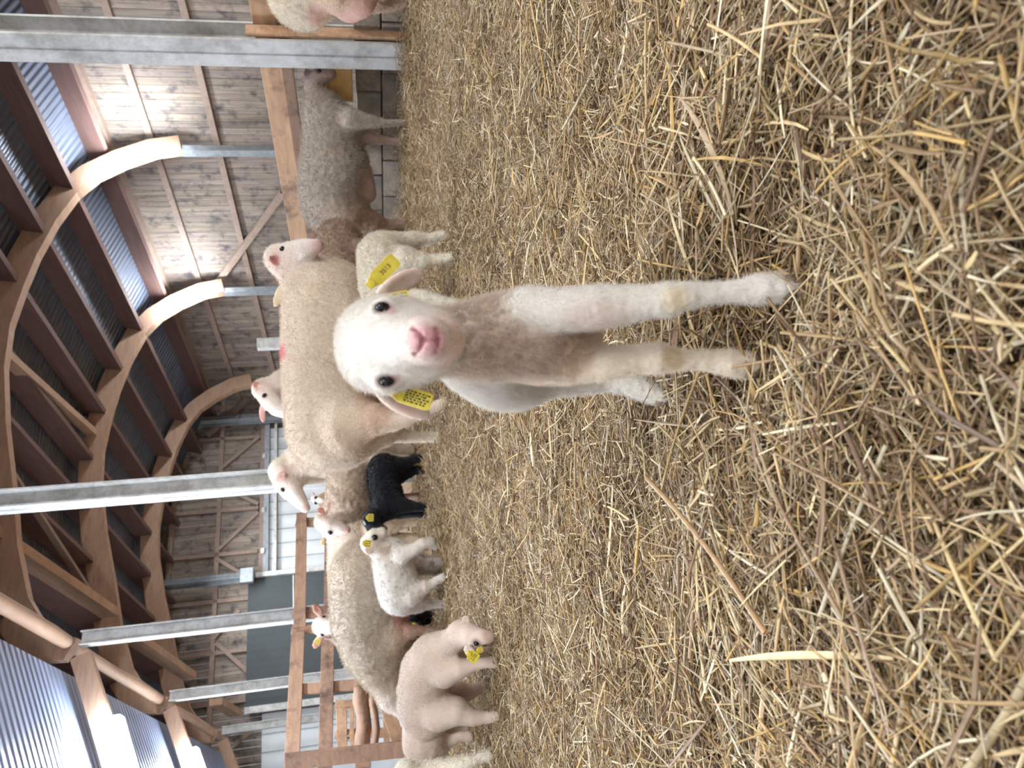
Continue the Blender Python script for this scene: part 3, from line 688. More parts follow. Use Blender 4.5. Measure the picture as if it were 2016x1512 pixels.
# ------------------------------------------------------------------ straw bedding: uncountable stalks in one object
SV, SQ, SC = [], [], []; _nv = 0
PAL = np.array([s2l(c) for c in [(208, 182, 138), (190, 160, 118), (228, 208, 170), (176, 146, 110), (240, 228, 198), (154, 126, 96), (206, 172, 112), (218, 196, 150), (138, 110, 86), (190, 168, 138)]], dtype=np.float32)
FEET = [(.08, .70), (.004, .784), (-.036, 1.032)]
def groundz(x, y): return .012*np.sin(x*3.1+y*1.7)+.010*np.sin(x*7.3-y*5.1)+.006*np.sin(x*15+y*13)+.006*np.sin(x*31-y*23+1)*np.sin(x*19+y*37)
def strands(n, ylo, yhi, lmin, lmax, wmin, wmax, seg, kk, zlo, zhi, tilt, widen=.72, power=1.0, flatf=.5, bright=1.0, curve=.12, d2lo=None):
    global _nv
    y = (ylo**(2-0)+(yhi**2-ylo**2)*RNG.random(n))**.5; x = (RNG.random(n)*2-1)*(widen*y+.34)
    # keep in the pen
    d2 = CT*x+ST*y; ok = (d2 < 5.0) if d2lo is None else ((d2 < 5.03) & (d2 > d2lo)); x, y = x[ok], y[ok]; n = len(x)
    L = lmin+(lmax-lmin)*RNG.random(n)**2.2; W = wmin+(wmax-wmin)*RNG.random(n)**1.6
    az_ = RNG.random(n)*2*np.pi; tl = RNG.normal(size=n)*tilt
    hz = RNG.random(n)**1.3; z = zlo+(zhi-zlo)*hz+groundz(x, y)
    for fx, fy in FEET: z = z-.030*np.exp(-(((x-fx)**2+(y-fy)**2)/.085**2))
    z = z-.006
    D = np.stack([np.cos(az_)*np.cos(tl), np.sin(az_)*np.cos(tl), np.sin(tl)], 1)
    z = np.maximum(z, groundz(x, y)-.055+np.abs(D[:, 2])*L*.25)
    Sd = np.stack([-np.sin(az_), np.cos(az_), np.zeros(n)], 1); roll = RNG.normal(size=n)*.6
    Up = np.cross(D, Sd); S2 = Sd*np.cos(roll)[:, None]+Up*np.sin(roll)[:, None]; U2 = np.cross(D, S2)
    bend = RNG.normal(size=n)*curve*.35; flat_ = np.where(RNG.random(n) < flatf, .18, .85)
    c0 = np.stack([x, y, z], 1); t = np.linspace(-.5, .5, seg+1)
    rings = []
    kink = np.where(RNG.random(n) < .12, RNG.normal(size=n)*curve*3.0, RNG.normal(size=n)*curve*.25)
    for ti in t:
        ctr = c0+D*(L*ti)[:, None]+S2*(L*bend*(ti*ti*4-.33))[:, None]+U2*(L*kink*np.abs(ti))[:, None]
        wv = W*.5*np.where(flat_ < .5, np.clip(1.25-np.abs(ti)*1.7, .25, 1)*1.3, 1.0)
        for j in range(kk):
            a = 2*np.pi*j/kk
            rings.append(ctr+S2*(wv*math.cos(a))[:, None]+U2*(wv*flat_*math.sin(a))[:, None])
    V = np.stack(rings, 1).reshape(n, seg+1, kk, 3).astype(np.float32)
    base = np.arange(n)*(seg+1)*kk+_nv; q = []
    for i in range(seg):
        for j in range(kk):
            j2 = (j+1) % kk
            q.append(np.stack([base+i*kk+j, base+i*kk+j2, base+(i+1)*kk+j2, base+(i+1)*kk+j], 1))
    if kk >= 4:
        if kk == 4:
            q.append(np.stack([base+3, base+2, base+1, base], 1)); e = base+seg*kk; q.append(np.stack([e, e+1, e+2, e+3], 1))
    SQ.append(np.stack(q, 1).reshape(-1, 4)); SV.append(V.reshape(-1, 3))
    c = PAL[RNG.integers(0, len(PAL), n)]*(.62+.58*RNG.random((n, 1)))*bright
    c = c*(.72+.28*hz[:, None]) if False else c
    SC.append(np.repeat(c.astype(np.float32), (seg+1)*kk, axis=0)); _nv += n*(seg+1)*kk
S = STRAW_SCALE = 1.0
strands(int(21000*S), .38, 1.05, .02, .17, .0013, .0042, 4, 6, -.025, .032, .22, curve=.10)
strands(int(150*S), .42, 1.0, .12, .30, .003, .0072, 7, 7, .015, .04, .10, curve=.07, flatf=.5, bright=1.12)
strands(int(19000*S), .38, 1.05, .01, .05, .0006, .0022, 2, 4, -.02, .032, .4)
strands(int(45000*S), 1.05, 2.1, .02, .11, .0012, .0036, 3, 5, -.025, .030, .22)
strands(int(500*S), 1.0, 2.4, .08, .22, .0026, .006, 5, 6, .012, .042, .14, curve=.07, flatf=.5, bright=1.15)
strands(int(30000*S), 1.05, 2.1, .01, .04, .0007, .0022, 1, 4, -.015, .03, .45)
strands(int(70000*S), 2.1, 3.8, .02, .10, .0014, .0040, 2, 4, -.02, .032, .28)
strands(int(100000*S), 3.8, 8.2, .03, .11, .002, .0052, 1, 4, -.015, .038, .32)
strands(int(1500*S), 2.2, 7.0, .06, .14, .003, .006, 2, 4, .02, .05, .3, bright=1.25)
strands(60000, 3.2, 8.2, .03, .12, .002, .005, 1, 4, .0, .075, .5, bright=1.05, d2lo=4.8)
strands(25000, 3.0, 8.2, .03, .12, .002, .005, 1, 4, .0, .05, .45, bright=1.05, d2lo=4.55)
# heaps where the bed meets the block wall on the right
def heap(n):
    global _nv
    pass
V = np.concatenate(SV); Q_ = np.concatenate(SQ); C_ = np.concatenate(SC)
me = mesh_from('straw_bedding', V, Q_, True, C_)
so_ = link('straw_bedding', me, M['straw']); tag(so_, 'golden straw bedding covering the whole pen floor', 'straw', kind='stuff')
del V, Q_, C_, SV, SQ, SC

# ------------------------------------------------------------------ sheep and lambs
def NN(nodes, dY=0.0): return [(P(x, y, Y+dY), px(r, Y)) for x, y, Y, r in nodes]
WHITE, CREAM, PINK, NOSE = s2l((226, 221, 214)), s2l((220, 204, 184)), s2l((212, 180, 170)), s2l((204, 146, 154))
BEIGE, GREYB, DARK = s2l((188, 174, 156)), s2l((176, 165, 152)), s2l((24, 26, 32))
def ear(b, base, tip, w, th, face, col=None, hollow=True, inner=None):
    base = Vector(base); tip = Vector(tip); a = tip-base; c = base+a*.5; n = Vector(face).normalized(); n = (n-a.normalized()*n.dot(a.normalized())).normalized(); s = a.cross(n).normalized()
    b.ell(c, (a, s, n), (a.length*.56, w, th), k=max(th*.9, .004), col=col)
    if hollow: b.ell(c+n*th*1.3+a*.05, (a, s, n), (a.length*.42, w*.66, th*1.0), k=th*.5, sub=True)
    return c, a, n, s
def toCam(p): return (CAM-Vector(p)).normalized()

# ---- the lamb in front
b = Body(.0019); SK_ = PINK
CH = s2l((212, 196, 182))
b.chain(NN([(800, 680, .80, 56), (870, 676, .80, 60), (930, 668, .80, 72), (987, 661, .805, 81), (1040, 660, .81, 86), (1085, 661, .815, 82), (1125, 662, .82, 56)]), .02, CH, 1.0)
b.chain(NN([(935, 690, .86, 78), (955, 700, .93, 84), (985, 718, 1.0, 86), (1012, 728, 1.06, 76)]), .03, WHITE, 1.0)
b.chain(NN([(1045, 612, .775, 50), (1110, 611, .75, 44), (1175, 605, .735, 47), (1238, 599, .725, 40), (1280, 593, .716, 34), (1312, 590, .712, 37), (1340, 585, .708, 32), (1375, 580, .706, 25), (1420, 576, .704, 23), (1460, 573, .702, 26), (1498, 569, .70, 33), (1530, 567, .697, 31), (1552, 566, .695, 25)]), .018, WHITE, .3)
b.chain(NN([(1060, 706, .835, 50), (1120, 714, .815, 43), (1190, 716, .80, 36), (1254, 708, .795, 31), (1292, 706, .79, 34), (1325, 708, .788, 26), (1365, 709, .786, 21), (1400, 710, .784, 22), (1435, 715, .782, 30), (1465, 719, .78, 29), (1482, 722, .778, 22)]), .018, s2l((232, 220, 204)), .3)
b.chain(NN([(1000, 738, 1.06, 58), (1070, 746, 1.06, 40), (1130, 751, 1.07, 28), (1190, 753, 1.075, 19), (1230, 757, 1.06, 20), (1270, 768, 1.045, 24), (1302, 781, 1.03, 18)]), .02, WHITE, .5)
b.chain(NN([(1020, 690, 1.06, 52), (1090, 635, 1.06, 32), (1180, 607, 1.075, 20), (1240, 601, 1.06, 20), (1300, 598, 1.03, 17)]), .02, WHITE, .4)
# head
b.chain(NN([(742, 680, .765, 72), (800, 678, .765, 66)]), .02, WHITE, .8)
b.chain(NN([(738, 650, .728, 55), (738, 708, .728, 55)]), .03, WHITE, .8)
b.chain(NN([(745, 682, .705, 62), (790, 676, .672, 54), (825, 670, .645, 45), (842, 667, .632, 40)]), .02, WHITE, .15)
b.chain(NN([(800, 632, .715, 42), (850, 655, .69, 44)]), .03, WHITE, .3)
b.chain(NN([(800, 722, .715, 42), (850, 692, .69, 44)]), .03, WHITE, .3)
b.chain(NN([(872, 668, .665, 38), (855, 668, .638, 33)]), .012, s2l((236, 214, 204)), .1)
b.chain(NN([(838, 660, .634, 24), (836, 678, .634, 24)]), .016, s2l((220, 186, 182)), 0)          # nose pad
for y, yy in ((612, 604), (748, 752)):
    b.chain([(P(758, y, .695), px(25, .695))], .014, WHITE, .2)                    # brow around the eye
e1 = (P(745, 582, .745), P(830, 534, .735)); e2 = (P(742, 766, .745), P(842, 819, .735))
EC = s2l((226, 210, 202))
ear(b, e1[0], e1[1], px(25, .74), px(8, .74), toCam(e1[0])+Vector((-.5, 0, -.5)), EC)
ear(b, e2[0], e2[1], px(27, .74), px(8, .74), toCam(e2[0])+Vector((.5, 0, -.3)), EC)
h1, h2 = b.hit(752, 604), b.hit(761, 752)
for x, y in ((752, 604), (761, 752)):
    p = (h1 if y < 700 else h2)-toCam(h1)*.003; b.ell(p, ((1, 0, 0), (0, 1, 0), (0, 0, 1)), (px(10.5, .69), px(12, .69), px(14.5, .69)), k=.006, sub=True)
def slit(pts, r, k=.003):
    for (x0, y0), (x1, y1) in zip(pts[:-1], pts[1:]):
        a, c = b.hit(x0, y0, .0005), b.hit(x1, y1, .0005); d = c-a
        b.ell((a+c)/2, (d, toCam(a).cross(d), toCam(a)), (d.length*.62, r, r*1.2), k=k, sub=True)
S0 = list(b.ops); 
slit([(810, 647), (819, 651), (828, 660), (833, 668)], .0013); slit([(813, 699), (822, 693), (828, 684), (833, 672)], .0013)
slit([(834, 669), (848, 669), (860, 670)], .0007); slit([(855, 648), (861, 660), (862, 676), (856, 694)], .0008)
nc = b.hit(835, 669)
bl = [(nc, (.0125, .02, .0135), NOSE, .8), (b.hit(864, 671), (.012, .02, .006), s2l((196, 136, 140)), .55)]
for q_ in ((812, 648), (819, 652), (826, 659), (832, 667), (815, 697), (822, 692), (828, 684)): bl += [(b.hit(*q_), .0024, s2l((150, 84, 96)), .8)]
for q_ in ((840, 669), (848, 669), (856, 670)): bl += [(b.hit(*q_), .0018, s2l((170, 104, 114)), .7)]
for q_ in ((856, 648), (861, 656), (863, 668), (862, 680), (857, 692)): bl += [(b.hit(*q_), .0024, s2l((160, 96, 104)), .7)]
for h in (h1, h2): bl += [(h, (.0068, .009, .0098), s2l((140, 104, 104)), .8)]
bl += [(b.hit(770, 614), .005, s2l((206, 160, 160)), .6), (b.hit(778, 743), .005, s2l((206, 160, 160)), .6)]
bl += [((e1[0]+e1[1])/2+Vector((0, -.012, 0)), (.02, .012, .02), s2l((226, 196, 190)), .5), ((e2[0]+e2[1])/2+Vector((0, -.012, 0)), (.02, .012, .02), s2l((226, 196, 190)), .5)]
bl += [(b.hit(1170, 625), (.018, .03, .03), s2l((206, 176, 164)), .35), (b.hit(1330, 590), .014, s2l((214, 196, 160)), .6), (b.hit(1325, 706), .014, s2l((200, 176, 136)), .6), (b.hit(1040, 690), (.03, .03, .06), s2l((196, 174, 158)), .5), (b.hit(1130, 700), (.03, .03, .02), s2l((206, 176, 150)), .4)]  # brownish chest blobs paint its shade in; knee blobs are stains
org = (G(1480, 660).x, G(1480, 660).y, 0)
lamb = animal('lamb', b, 'small white lamb facing the camera in front of all others, yellow tag in each ear', 'lamb', WHITE, M['coat'], org, bl, (.0034, 95), (170000, .0075, .0001, .25, .35), sig=.012, flow=(0, .15, -1))
for x, y in ((752, 604), (761, 752)):
    eye(lamb, (h1 if y < 700 else h2)-toCam(h1)*.0042, px(15, .69)).scale = (.68, .9, 1)
DIG = '\n'.join(('3 5 1', '0 5 2'))
f1 = P(752, 537, .715)
ear_tag(lamb, f1, P(779, 508, .715)-P(722, 566, .722), toCam(f1)+Vector((-.75, 0, .55)), px(80, .715), px(31, .715), digits='3513')
f2 = P(780, 588, .722); ear_tag(lamb, f2, P(800, 583, .722)-P(762, 590, .722), toCam(f2)+Vector((.9, 0, 0)), px(52, .72), px(34, .72), digits=None)
f3 = P(806, 780, .705); ear_tag(lamb, f3, P(850, 795, .70)-P(765, 768, .71), toCam(f3)+Vector((.25, 0, 0)), px(92, .705), px(36, .705), lines=5)
for x, y, Y in ((1553, 566, .692), (1486, 722, .775), (1308, 783, 1.028), (1305, 598, 1.028)):
    q = P(x, y, Y); hoof(lamb, (q.x, q.y, max(q.z, .004)), .0115)

def tagged(root, x, y, Y, L, W, ax, face=None, digits=None, lines=3):
    c = P(x, y, Y); a = P(x+ax[0], y+ax[1], Y)-c; f = toCam(c) if face is None else toCam(c)+Vector(face)
    return ear_tag(root, c, a, f, px(L, Y), px(W, Y), lines, digits)
def hooves(root, pts, r, mat='hoof'):
    for x, y, Y in pts: q = P(x, y, Y); hoof(root, (q.x, q.y, max(q.z, .008)), r, mat)
WL = (.012, 22)
# ---- the big cream ewe behind it
b = Body(.010)
b.chain(NN([(655, 838, 4.5, 88), (655, 770, 4.5, 92), (652, 690, 4.5, 92), (650, 620, 4.5, 90), (655, 592, 4.5, 78)]), .12, CREAM, 1)
b.chain(NN([(640, 590, 4.5, 60), (598, 545, 4.5, 44), (565, 520, 4.5, 33), (548, 510, 4.48, 26)]), .1, CREAM, .9)
b.chain(NN([(548, 508, 4.46, 24), (575, 500, 4.42, 25), (600, 492, 4.38, 22), (624, 484, 4.34, 14)]), .04, s2l((232, 222, 214)), 0)
b.chain(NN([(690, 848, 4.45, 62), (745, 846, 4.5, 38), (775, 852, 4.56, 20), (800, 860, 4.58, 13), (830, 861, 4.56, 11), (862, 859, 4.54, 12)]), .06, CREAM, .4)
b.chain(NN([(690, 830, 4.3, 60), (735, 826, 4.22, 34), (775, 828, 4.18, 22), (805, 822, 4.14, 15), (845, 806, 4.1, 11), (874, 793, 4.08, 12)]), .06, CREAM, .4)
b.chain(NN([(690, 620, 4.4, 50), (750, 618, 4.4, 22), (800, 618, 4.4, 12), (860, 622, 4.42, 11)]), .06, CREAM, .4)
b.chain(NN([(690, 640, 4.65, 50), (750, 645, 4.65, 22), (800, 650, 4.65, 12), (855, 655, 4.65, 11)]), .06, CREAM, .4)
ear(b, P(552, 522, 4.42), P(530, 506, 4.36), px(9, 4.4), px(4, 4.4), toCam(P(540, 515, 4.4)), s2l((214, 160, 150)))
ear(b, P(556, 560, 4.6), P(541, 604, 4.62), px(9, 4.6), px(4.5, 4.6), toCam(P(550, 580, 4.6)), s2l((236, 222, 190)))
bl = [(P(561, 693, 4.5), (.05, .15, .03), s2l((220, 130, 140)), .8), (b.hit(540, 512), .03, s2l((190, 110, 104)), .7), (P(626, 483, 4.33), .05, s2l((206, 170, 164)), .8), (b.hit(740, 800), (.14, .2, .1), s2l((202, 160, 138)), .6), (b.hit(700, 870), (.16, .2, .16), s2l((206, 178, 152)), .5)]
q = G(870, 740); ew = animal('ewe', b, 'large cream shorn ewe standing side on close behind the front lamb', 'sheep', CREAM, M['fleece'], (q.x, q.y, 0), bl, (.002, 30), (40000, .018, .0006, .25, .3), sig=.08, flow=(-.4, -.2, -1))
hooves(ew, [(866, 859, 4.54), (878, 793, 4.08), (864, 622, 4.42), (859, 655, 4.65)], .026)
eye(ew, b.hit(556, 490, .006), .016)

def ewe(name, label, prims, ears, eyes, tags, hv, org, col, bl=(), fle=(.007, 30), hair=(16000, .018, .0008, .35, .3), cell=.011, sig=.07, cat='sheep', hr=.024, flow=(0, 0, -1), speck=None, mat='fleece', eyer=.018, hmat='hoof', thk=4, rs=.96, dY=0):
    b = Body(cell)
    for nodes, k, c, wl in prims: b.chain([(p, r*rs) for p, r in NN(nodes, dY)], k, c, wl)
    for (bx, by), (tx, ty), Y, w_, c, fc in [(e[0], e[1], e[2]+dY)+e[3:] for e in ears]: ear(b, P(bx, by, Y), P(tx, ty, Y), px(w_, Y), px(thk, Y), toCam(P(bx, by, Y))+Vector(fc), c)
    bls = [(b.hit(x, y), r, c, st) for x, y, r, c, st in bl]
    bls += [(b.hit(x, y), eyer*1.25, s2l((120, 96, 90)), .6) for x, y in eyes]
    q = G(*org); r = animal(name, b, label, cat, col, M[mat], (q.x, q.y, 0), bls, fle, hair, sig=sig, flow=flow, speck=speck)
    for x, y in eyes: eye(r, b.hit(x, y, eyer*.35), eyer)
    for t in tags: tagged(r, *(t[:2]+(t[2]+dY,)+t[3:]))
    hooves(r, [(x, y, Y+dY) for x, y, Y in hv], hr, hmat); return r
FACE = s2l((236, 224, 214)); EARC = s2l((204, 148, 130))
# ---- right: fleecy ewe walking right, muzzle behind the yellow beam
ewe('ewe', 'greyish fleecy ewe standing along the low block wall, head beside the thick post', [
 ([(650, 405, 6.15, 56), (655, 385, 6.1, 64), (660, 330, 6.05, 68), (655, 275, 6.0, 56), (650, 240, 5.95, 46)], .1, GREYB, 1),
 ([(640, 235, 5.95, 38), (630, 205, 5.92, 29), (618, 178, 5.9, 20), (615, 160, 5.9, 16)], .08, GREYB, 1),
 ([(614, 158, 5.9, 16), (632, 150, 5.88, 17), (650, 145, 5.86, 12)], .04, s2l((170, 146, 140)), .1),
 ([(690, 238, 5.85, 28), (725, 240, 5.85, 15), (760, 243, 5.88, 8), (795, 241, 5.9, 7)], .05, GREYB, .4),
 ([(700, 262, 6.0, 24), (742, 275, 6.05, 10), (770, 278, 6.08, 7), (798, 279, 6.1, 7)], .05, s2l((206, 180, 166)), .2),
 ([(690, 425, 6.1, 42), (730, 436, 6.15, 22), (760, 442, 6.2, 11), (780, 440, 6.2, 8), (803, 437, 6.2, 8)], .06, s2l((190, 166, 146)), .6),
 ([(690, 440, 6.3, 36), (735, 452, 6.35, 16), (765, 455, 6.38, 8), (800, 452, 6.38, 8)], .06, GREYB, .4),
 ([(712, 350, 6.05, 24), (722, 380, 6.08, 20)], .05, s2l((196, 172, 160)), .1)],
 [((612, 160), (602, 136), 5.85, 9, s2l((170, 150, 146)), (0, 0, 0))], [(628, 140)], [],
 [(796, 241, 5.9), (799, 279, 6.1), (804, 437, 6.2), (801, 452, 6.38)], (800, 340), GREYB, [(655, 420, .1, s2l((206, 188, 168)), .5), (724, 366, .1, s2l((200, 168, 158)), .5), (604, 142, .03, s2l((96, 80, 80)), .6)], fle=(.009, 28), hair=(16000, .03, .001, .35, .2))
# ---- dark fleeced ewe in the shade between
ewe('ewe', 'shaded brownish fleeced ewe seen between the cream ewe and the grey ewe', [
 ([(668, 478, 5.75, 46), (668, 540, 5.6, 58), (665, 610, 5.5, 60), (665, 660, 5.45, 50)], .1, s2l((158, 136, 118)), 1),
 ([(640, 665, 5.45, 34), (620, 690, 5.4, 22), (640, 712, 5.36, 16)], .06, FACE, .1),
 ([(710, 500, 5.6, 30), (760, 492, 5.6, 12), (815, 492, 5.6, 9)], .05, s2l((158, 136, 118)), .3), ([(710, 545, 5.7, 30), (760, 552, 5.7, 12), (815, 556, 5.7, 9)], .05, s2l((158, 136, 118)), .3),
 ([(710, 630, 5.4, 28), (760, 632, 5.4, 12), (825, 632, 5.4, 9)], .05, s2l((158, 136, 118)), .3), ([(710, 650, 5.6, 28), (760, 655, 5.6, 12), (818, 657, 5.6, 9)], .05, s2l((158, 136, 118)), .3)],
 [], [], [], [(818, 492, 5.6), (818, 556, 5.7), (828, 632, 5.4), (820, 657, 5.6)], (820, 560), s2l((158, 136, 118)), fle=(.008, 28), hair=(10000, .03, .001, .35, .2))
# ---- ewe peering over the cream ewe's back
ewe('ewe', 'ewe looking over the back of the cream ewe, head up and wool on its neck', [
 ([(516, 768, 5.35, 20), (530, 785, 5.25, 22), (545, 803, 5.18, 19), (562, 812, 5.14, 14)], .04, FACE, 0),
 ([(520, 764, 5.4, 19), (560, 762, 5.42, 38), (610, 750, 5.45, 52)], .08, s2l((214, 202, 188)), 1),
 ([(650, 760, 5.45, 62), (660, 700, 5.5, 66), (660, 620, 5.55, 60)], .1, s2l((206, 190, 172)), 1),
 ([(710, 765, 5.35, 28), (770, 765, 5.35, 11), (826, 765, 5.35, 8)], .05, BEIGE, .3), ([(710, 745, 5.6, 28), (770, 748, 5.6, 11), (820, 748, 5.6, 8)], .05, BEIGE, .3),
 ([(710, 620, 5.45, 30), (770, 620, 5.45, 11), (822, 620, 5.45, 8)], .05, BEIGE, .3), ([(710, 640, 5.7, 28), (770, 640, 5.7, 11), (815, 640, 5.7, 8)], .05, BEIGE, .3)],
 [((512, 772), (499, 752), 5.3, 8, EARC, (0, 0, 0)), ((514, 800), (519, 832), 5.22, 7, s2l((216, 156, 144)), (0, 0, 0))], [(521, 779)], [],
 [(829, 765, 5.35), (822, 748, 5.6), (825, 620, 5.45), (817, 640, 5.7)], (825, 690), BEIGE, [(503, 756, .022, s2l((190, 112, 92)), .7)], dY=.5)
# ---- ewe in profile by the nearest left post
ewe('ewe', 'ewe with raised white head in profile directly below the nearest row post', [
 ([(550, 930, 6.3, 18), (560, 948, 6.27, 24), (574, 965, 6.25, 23), (590, 985, 6.22, 16), (601, 1000, 6.2, 11)], .04, FACE, 0),
 ([(558, 925, 6.35, 28), (592, 915, 6.4, 44), (635, 900, 6.45, 56)], .08, s2l((226, 212, 194)), .8),
 ([(680, 885, 6.5, 54), (682, 830, 6.6, 58), (682, 770, 6.7, 56)], .1, BEIGE, 1),
 ([(735, 895, 6.4, 26), (770, 893, 6.4, 12), (815, 885, 6.35, 9)], .05, s2l((190, 160, 136)), .3), ([(735, 880, 6.6, 26), (770, 878, 6.6, 12), (808, 876, 6.6, 9)], .05, BEIGE, .3),
 ([(735, 780, 6.6, 26), (770, 780, 6.6, 12), (812, 780, 6.6, 8)], .05, BEIGE, .3), ([(735, 765, 6.8, 26), (770, 765, 6.8, 12), (806, 765, 6.8, 8)], .05, BEIGE, .3)],
 [((543, 948), (562, 929), 6.18, 7, s2l((200, 148, 128)), (0, 0, 0))], [(557, 964)], [],
 [(818, 885, 6.35), (810, 876, 6.6), (814, 780, 6.6), (808, 765, 6.8)], (815, 850), BEIGE, [(598, 1001, .03, s2l((206, 150, 140)), .6), (555, 936, .02, s2l((150, 90, 76)), .5), (608, 996, .02, s2l((214, 170, 160)), .5)], eyer=.02, dY=.35)
# ---- fleecy ewe behind the black lamb, blurred face turned down
ewe('ewe', 'fleecy ewe behind the black lamb, white face lowered under the profile ewe chin', [
 ([(634, 1030, 6.0, 16), (650, 1036, 5.95, 20), (668, 1040, 5.92, 14), (682, 1043, 5.9, 9)], .04, FACE, 0),
 ([(640, 1022, 6.05, 16), (668, 1002, 6.08, 32)], .06, s2l((214, 198, 180)), .8),
 ([(688, 985, 6.1, 43), (690, 940, 6.15, 46), (694, 895, 6.2, 46)], .09, s2l((192, 174, 154)), 1),
 ([(735, 985, 6.1, 22), (770, 980, 6.1, 10), (800, 978, 6.1, 7), (822, 976, 6.1, 7)], .05, s2l((206, 174, 156)), .2), ([(735, 1000, 6.25, 20), (780, 1002, 6.25, 9), (818, 1002, 6.25, 7)], .05, BEIGE, .2),
 ([(740, 905, 6.1, 26), (780, 905, 6.1, 12), (822, 905, 6.1, 8)], .05, BEIGE, .2), ([(740, 892, 6.3, 26), (780, 890, 6.3, 12), (812, 888, 6.3, 8)], .05, BEIGE, .2)],
 [((636, 1012), (627, 1000), 5.96, 8, s2l((196, 132, 112)), (0, 0, 0)), ((640, 1058), (634, 1074), 6.0, 6, s2l((200, 170, 110)), (0, 0, 0))], [(650, 1048)], [],
 [(824, 976, 6.1), (820, 1002, 6.25), (824, 905, 6.1), (814, 888, 6.3)], (820, 945), BEIGE, [(684, 1043, .035, s2l((216, 170, 158)), .7), (628, 1004, .03, s2l((180, 110, 92)), .7)], fle=(.010, 30), speck=(26, .12, s2l((150, 128, 108)), .45))
# ---- pale ewe behind heads, only shoulder and legs seen
ewe('ewe', 'pale ewe half hidden behind the black lamb and spotted lamb, woolly legs showing', [
 ([(690, 1052, 6.4, 48), (692, 1110, 6.5, 50), (695, 1170, 6.6, 48)], .09, s2l((216, 198, 178)), 1),
 ([(660, 1040, 6.35, 30), (668, 1010, 6.35, 22), (690, 1000, 6.35, 14)], .06, FACE, .3),
 ([(735, 1040, 6.3, 26), (775, 1034, 6.3, 16), (800, 1030, 6.3, 9), (824, 1028, 6.3, 8)], .05, s2l((206, 186, 160)), .6), ([(735, 1062, 6.35, 26), (775, 1062, 6.35, 16), (800, 1058, 6.35, 10), (824, 1056, 6.35, 8)], .05, s2l((202, 182, 154)), .6),
 ([(740, 1160, 6.5, 26), (780, 1162, 6.5, 12), (824, 1162, 6.5, 8)], .05, BEIGE, .2), ([(740, 1180, 6.7, 26), (780, 1180, 6.7, 12), (820, 1180, 6.7, 8)], .05, BEIGE, .2)],
 [], [], [], [(826, 1028, 6.3), (826, 1056, 6.35), (827, 1162, 6.5), (823, 1180, 6.7)], (824, 1110), BEIGE, dY=.35)
# ---- grazing ewe on the left
ewe('ewe', 'large beige shorn ewe lowering its head behind the spotted and pinkish lambs', [
 ([(712, 1112, 5.15, 52), (718, 1130, 5.12, 68), (724, 1175, 5.1, 74), (728, 1222, 5.1, 76), (736, 1262, 5.08, 66)], .1, s2l((198, 185, 168)), 1),
 ([(742, 1290, 5.06, 54), (752, 1325, 5.0, 42), (768, 1365, 4.95, 30)], .09, s2l((194, 178, 158)), .9),
 ([(775, 1378, 4.92, 24), (800, 1400, 4.88, 20), (825, 1420, 4.84, 14)], .05, FACE, .2),
 ([(775, 1252, 4.95, 30), (800, 1245, 4.95, 17), (822, 1242, 4.97, 11), (850, 1243, 5.0, 8), (870, 1243, 5.05, 9)], .05, s2l((216, 196, 176)), .3),
 ([(780, 1268, 5.2, 28), (822, 1266, 5.25, 10), (850, 1266, 5.28, 8), (864, 1266, 5.3, 8)], .05, BEIGE, .3),
 ([(770, 1110, 5.0, 36), (815, 1098, 5.0, 15), (840, 1100, 5.0, 9), (872, 1104, 5.0, 9)], .06, BEIGE, .4), ([(770, 1120, 5.3, 34), (815, 1120, 5.35, 14), (840, 1125, 5.35, 9), (862, 1126, 5.35, 9)], .06, BEIGE, .4)],
 [], [], [], [(872, 1243, 5.05), (866, 1266, 5.3), (874, 1104, 5.0), (864, 1126, 5.35)], (870, 1190), s2l((196, 180, 160)), [(795, 1206, (.16, .2, .08), s2l((216, 164, 148)), .8), (664, 1110, .2, s2l((226, 210, 190)), .4), (830, 1242, .04, s2l((200, 150, 130)), .5)], fle=(.008, 28), hair=(20000, .022, .001, .3, .3))
# ---- ewe facing the camera behind it
ewe('ewe', 'ewe looking straight at the camera over the grazing ewe, ears held out', [
 ([(632, 1232, 6.0, 18), (645, 1232, 5.92, 19), (660, 1232, 5.86, 14), (668, 1232, 5.82, 11)], .04, FACE, 0),
 ([(650, 1234, 6.05, 22), (690, 1236, 6.15, 38)], .08, BEIGE, .8), ([(710, 1238, 6.2, 50), (715, 1248, 6.35, 54), (715, 1256, 6.5, 50)], .1, BEIGE, 1),
 ([(750, 1225, 6.2, 24), (790, 1222, 6.2, 10), (826, 1220, 6.2, 8)], .05, BEIGE, .2), ([(750, 1258, 6.2, 24), (790, 1262, 6.2, 10), (828, 1262, 6.2, 8)], .05, BEIGE, .2),
 ([(750, 1240, 6.5, 24), (790, 1240, 6.5, 10), (810, 1240, 6.5, 8)], .05, BEIGE, .2), ([(750, 1275, 6.5, 24), (790, 1278, 6.5, 10), (812, 1278, 6.5, 8)], .05, BEIGE, .2)],
 [((633, 1212), (617, 1190), 5.95, 9, EARC, (0, 0, 0)), ((633, 1252), (618, 1276), 5.95, 9, EARC, (0, 0, 0))], [(638, 1215), (635, 1249)],
 [(626, 1262, 5.9, 13, 8, (-2, 8)), ], [(828, 1220, 6.2), (830, 1262, 6.2), (812, 1240, 6.5), (814, 1278, 6.5)], (826, 1245), BEIGE, [(665, 1233, .03, s2l((216, 150, 150)), .8), (622, 1196, .03, s2l((176, 116, 100)), .6), (622, 1268, .03, s2l((190, 136, 110)), .6)], eyer=.015)
